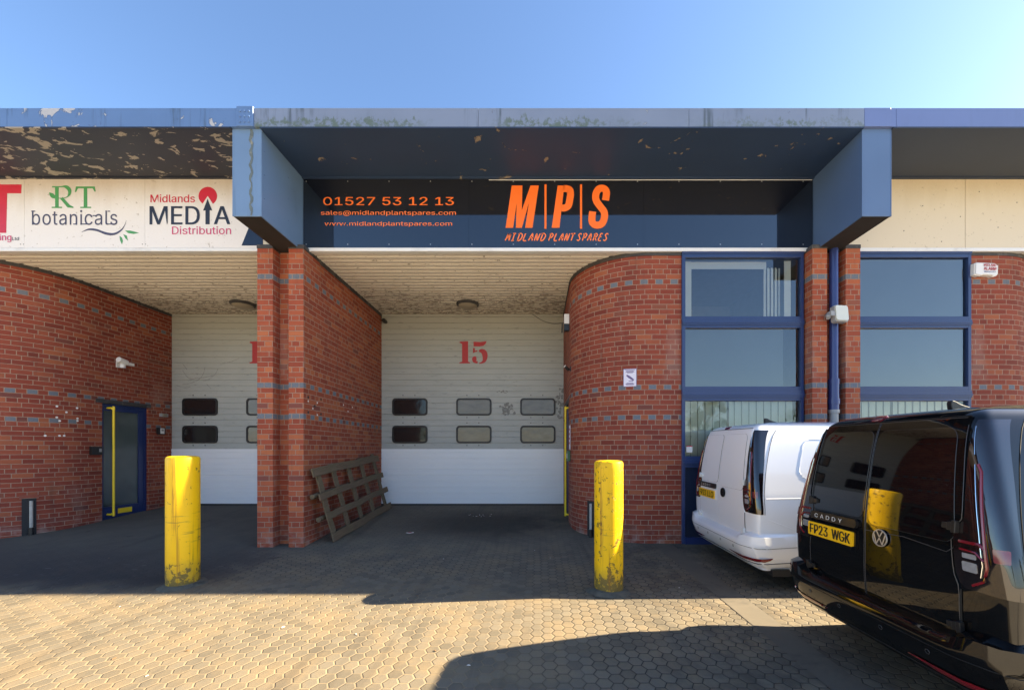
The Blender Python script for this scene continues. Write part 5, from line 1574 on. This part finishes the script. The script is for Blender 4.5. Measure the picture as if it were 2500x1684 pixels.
    # wheels, arches
    for side in (-1, 1):
        for yw in (.88, 3.63):
            m = MB()
            xo = side * .905
            prof = [(.20, -.10), (.30, -.105), (.322, -.08), (.325, .0), (.322, .08), (.30, .105), (.20, .10)]
            def lat(mb_, prof_, n_=32):
                rings = [[Vector((side * (.715 + d_), yw + r_ * math.cos(2 * math.pi * k / n_), .325 + r_ * math.sin(2 * math.pi * k / n_))) for k in range(n_)] for r_, d_ in prof_]
                for A, B in zip(rings, rings[1:]):
                    for k in range(n_): mb_.quad([A[k], A[(k + 1) % n_], B[(k + 1) % n_], B[k]], None, 0, True)
            wh = empty('wheel'); wh.parent = van
            lat(m, prof); m.build('tyre', 'tyre', wh)
            m = MB(); lat(m, [(.205, .10), (.195, .085), (.19, .04), (.08, .06), (.06, .085), (.0005, .085)]); m.build('rim', 'rim', wh)
            m = MB()
            pts = [(yw + .365 * math.cos(R(a)), .33 + .365 * math.sin(R(a))) for a in range(-14, 195, 8)]
            X_ = lambda y, z: Vector((side * (HW(max(z, .26)) * .88 + .003), y, z))
            fan = [X_(y, z) for y, z in pts]; c0 = X_(yw, .33)
            for a_, b_ in zip(fan, fan[1:]): m.quad([c0, a_, b_], [(0, 0)] * 3)
            m.build('wheel_arch', 'rubber', van)
    # underside and fin antenna
    m = MB(); m.box(-.80, .80, .25, 4.2, .20, .27); m.build('underbody', 'rubber', van)
    m = MB(); pts = [(0, 0), (.17, .0), (.15, .012), (.06, .040), (.02, .062), (.0, .066), (-.008, .05), (-.005, .02)]
    m.prism(pts, lambda a, b, e: Vector((-.02 + e, .62 + a, 1.842 + b)), -.016, .016); m.build('antenna_fin', 'black_plastic', van, bevel=.008)
    tag(van, label, 'van', 'vans parked before the office window')
    return van
def pose_van(v, X0, Y0, yaw, z0, sl):
    hd = Vector((math.cos(yaw), math.sin(yaw), 0)); nn = Vector((0, -sl, 1)).normalized()
    hd.z = sl * hd.y; hd.normalize(); rt = hd.cross(nn)
    v.matrix_world = Matrix(((rt.x, hd.x, nn.x, X0), (rt.y, hd.y, nn.y, Y0), (rt.z, hd.z, nn.z, z0), (0, 0, 0, 1)))
van1 = make_van('van_white', False, 'FP23 LLO', 'white panel van parked close to the office window, behind the black one')
pose_van(van1, 2.205, 5.09, .012, CAMZ - 1.504, .018)
van2 = make_van('van_black', True, 'FP23 WGK', 'glossy black panel van nearest the camera, reflecting a yellow bollard')
pose_van(van2, 2.185, 2.772, .010, CAMZ - 1.568, .008)

# ------------------------------------------------------------------ trees across the yard (seen mirrored in the panes)
def tree(x, y, h, r, leaf, seed, label):
    random.seed(seed); t = empty('tree', (x, y, gz(y)))
    m = MB(); m.tube([(0, 0, -.2), (.05, 0, h * .3), (.0, .08, h * .55), (.1, 0, h * .85)], [.22, .16, .1, .03], 8)
    for k in range(9):
        a = random.random() * 6.28; zz = h * random.uniform(.3, .7); l = r * random.uniform(.6, 1.)
        m.tube([(0.03, .03, zz), (l * .5 * math.cos(a), l * .5 * math.sin(a), zz + h * .1), (l * math.cos(a), l * math.sin(a), zz + h * .2)], [.07, .045, .015], 6)
    m.build('trunk', 'bark', t)
    m = MB(); cl = []
    for k in range(34):
        u = Vector((random.gauss(0, 1), random.gauss(0, 1), random.gauss(0, 1))).normalized() * random.uniform(.3, 1.)
        cl.append((Vector((u.x * r, u.y * r, h * .66 + u.z * h * .34)), random.uniform(.25, .55) * r * .6))
    for k in range(3200):
        c_, q = random.choice(cl)
        p = c_ + Vector((random.gauss(0, .5), random.gauss(0, .5), random.gauss(0, .5))) * q
        a = Vector((random.gauss(0, 1), random.gauss(0, 1), random.gauss(0, 1))).normalized(); b = a.orthogonal().normalized(); s_ = random.uniform(.06, .13)
        m.quad([p - a * s_, p - b * s_ * .5, p + a * s_, p + b * s_ * .5])
    m.build('crown', leaf, t, merge=False)
    tag(t, label, 'tree', 'trees across the yard')
tree(15.2, -25, 6.6, 2.0, 'leaves', 5, 'leafy green tree across the yard, mirrored in the lower window blind')
tree(25.0, -24, 6.8, 2.3, 'leaves2', 8, 'yellow green tree across the yard, mirrored beside the downpipe')
tree(-12, -30, 6.0, 2.2, 'leaves', 9, 'leafy green tree across the yard facing the left bay')
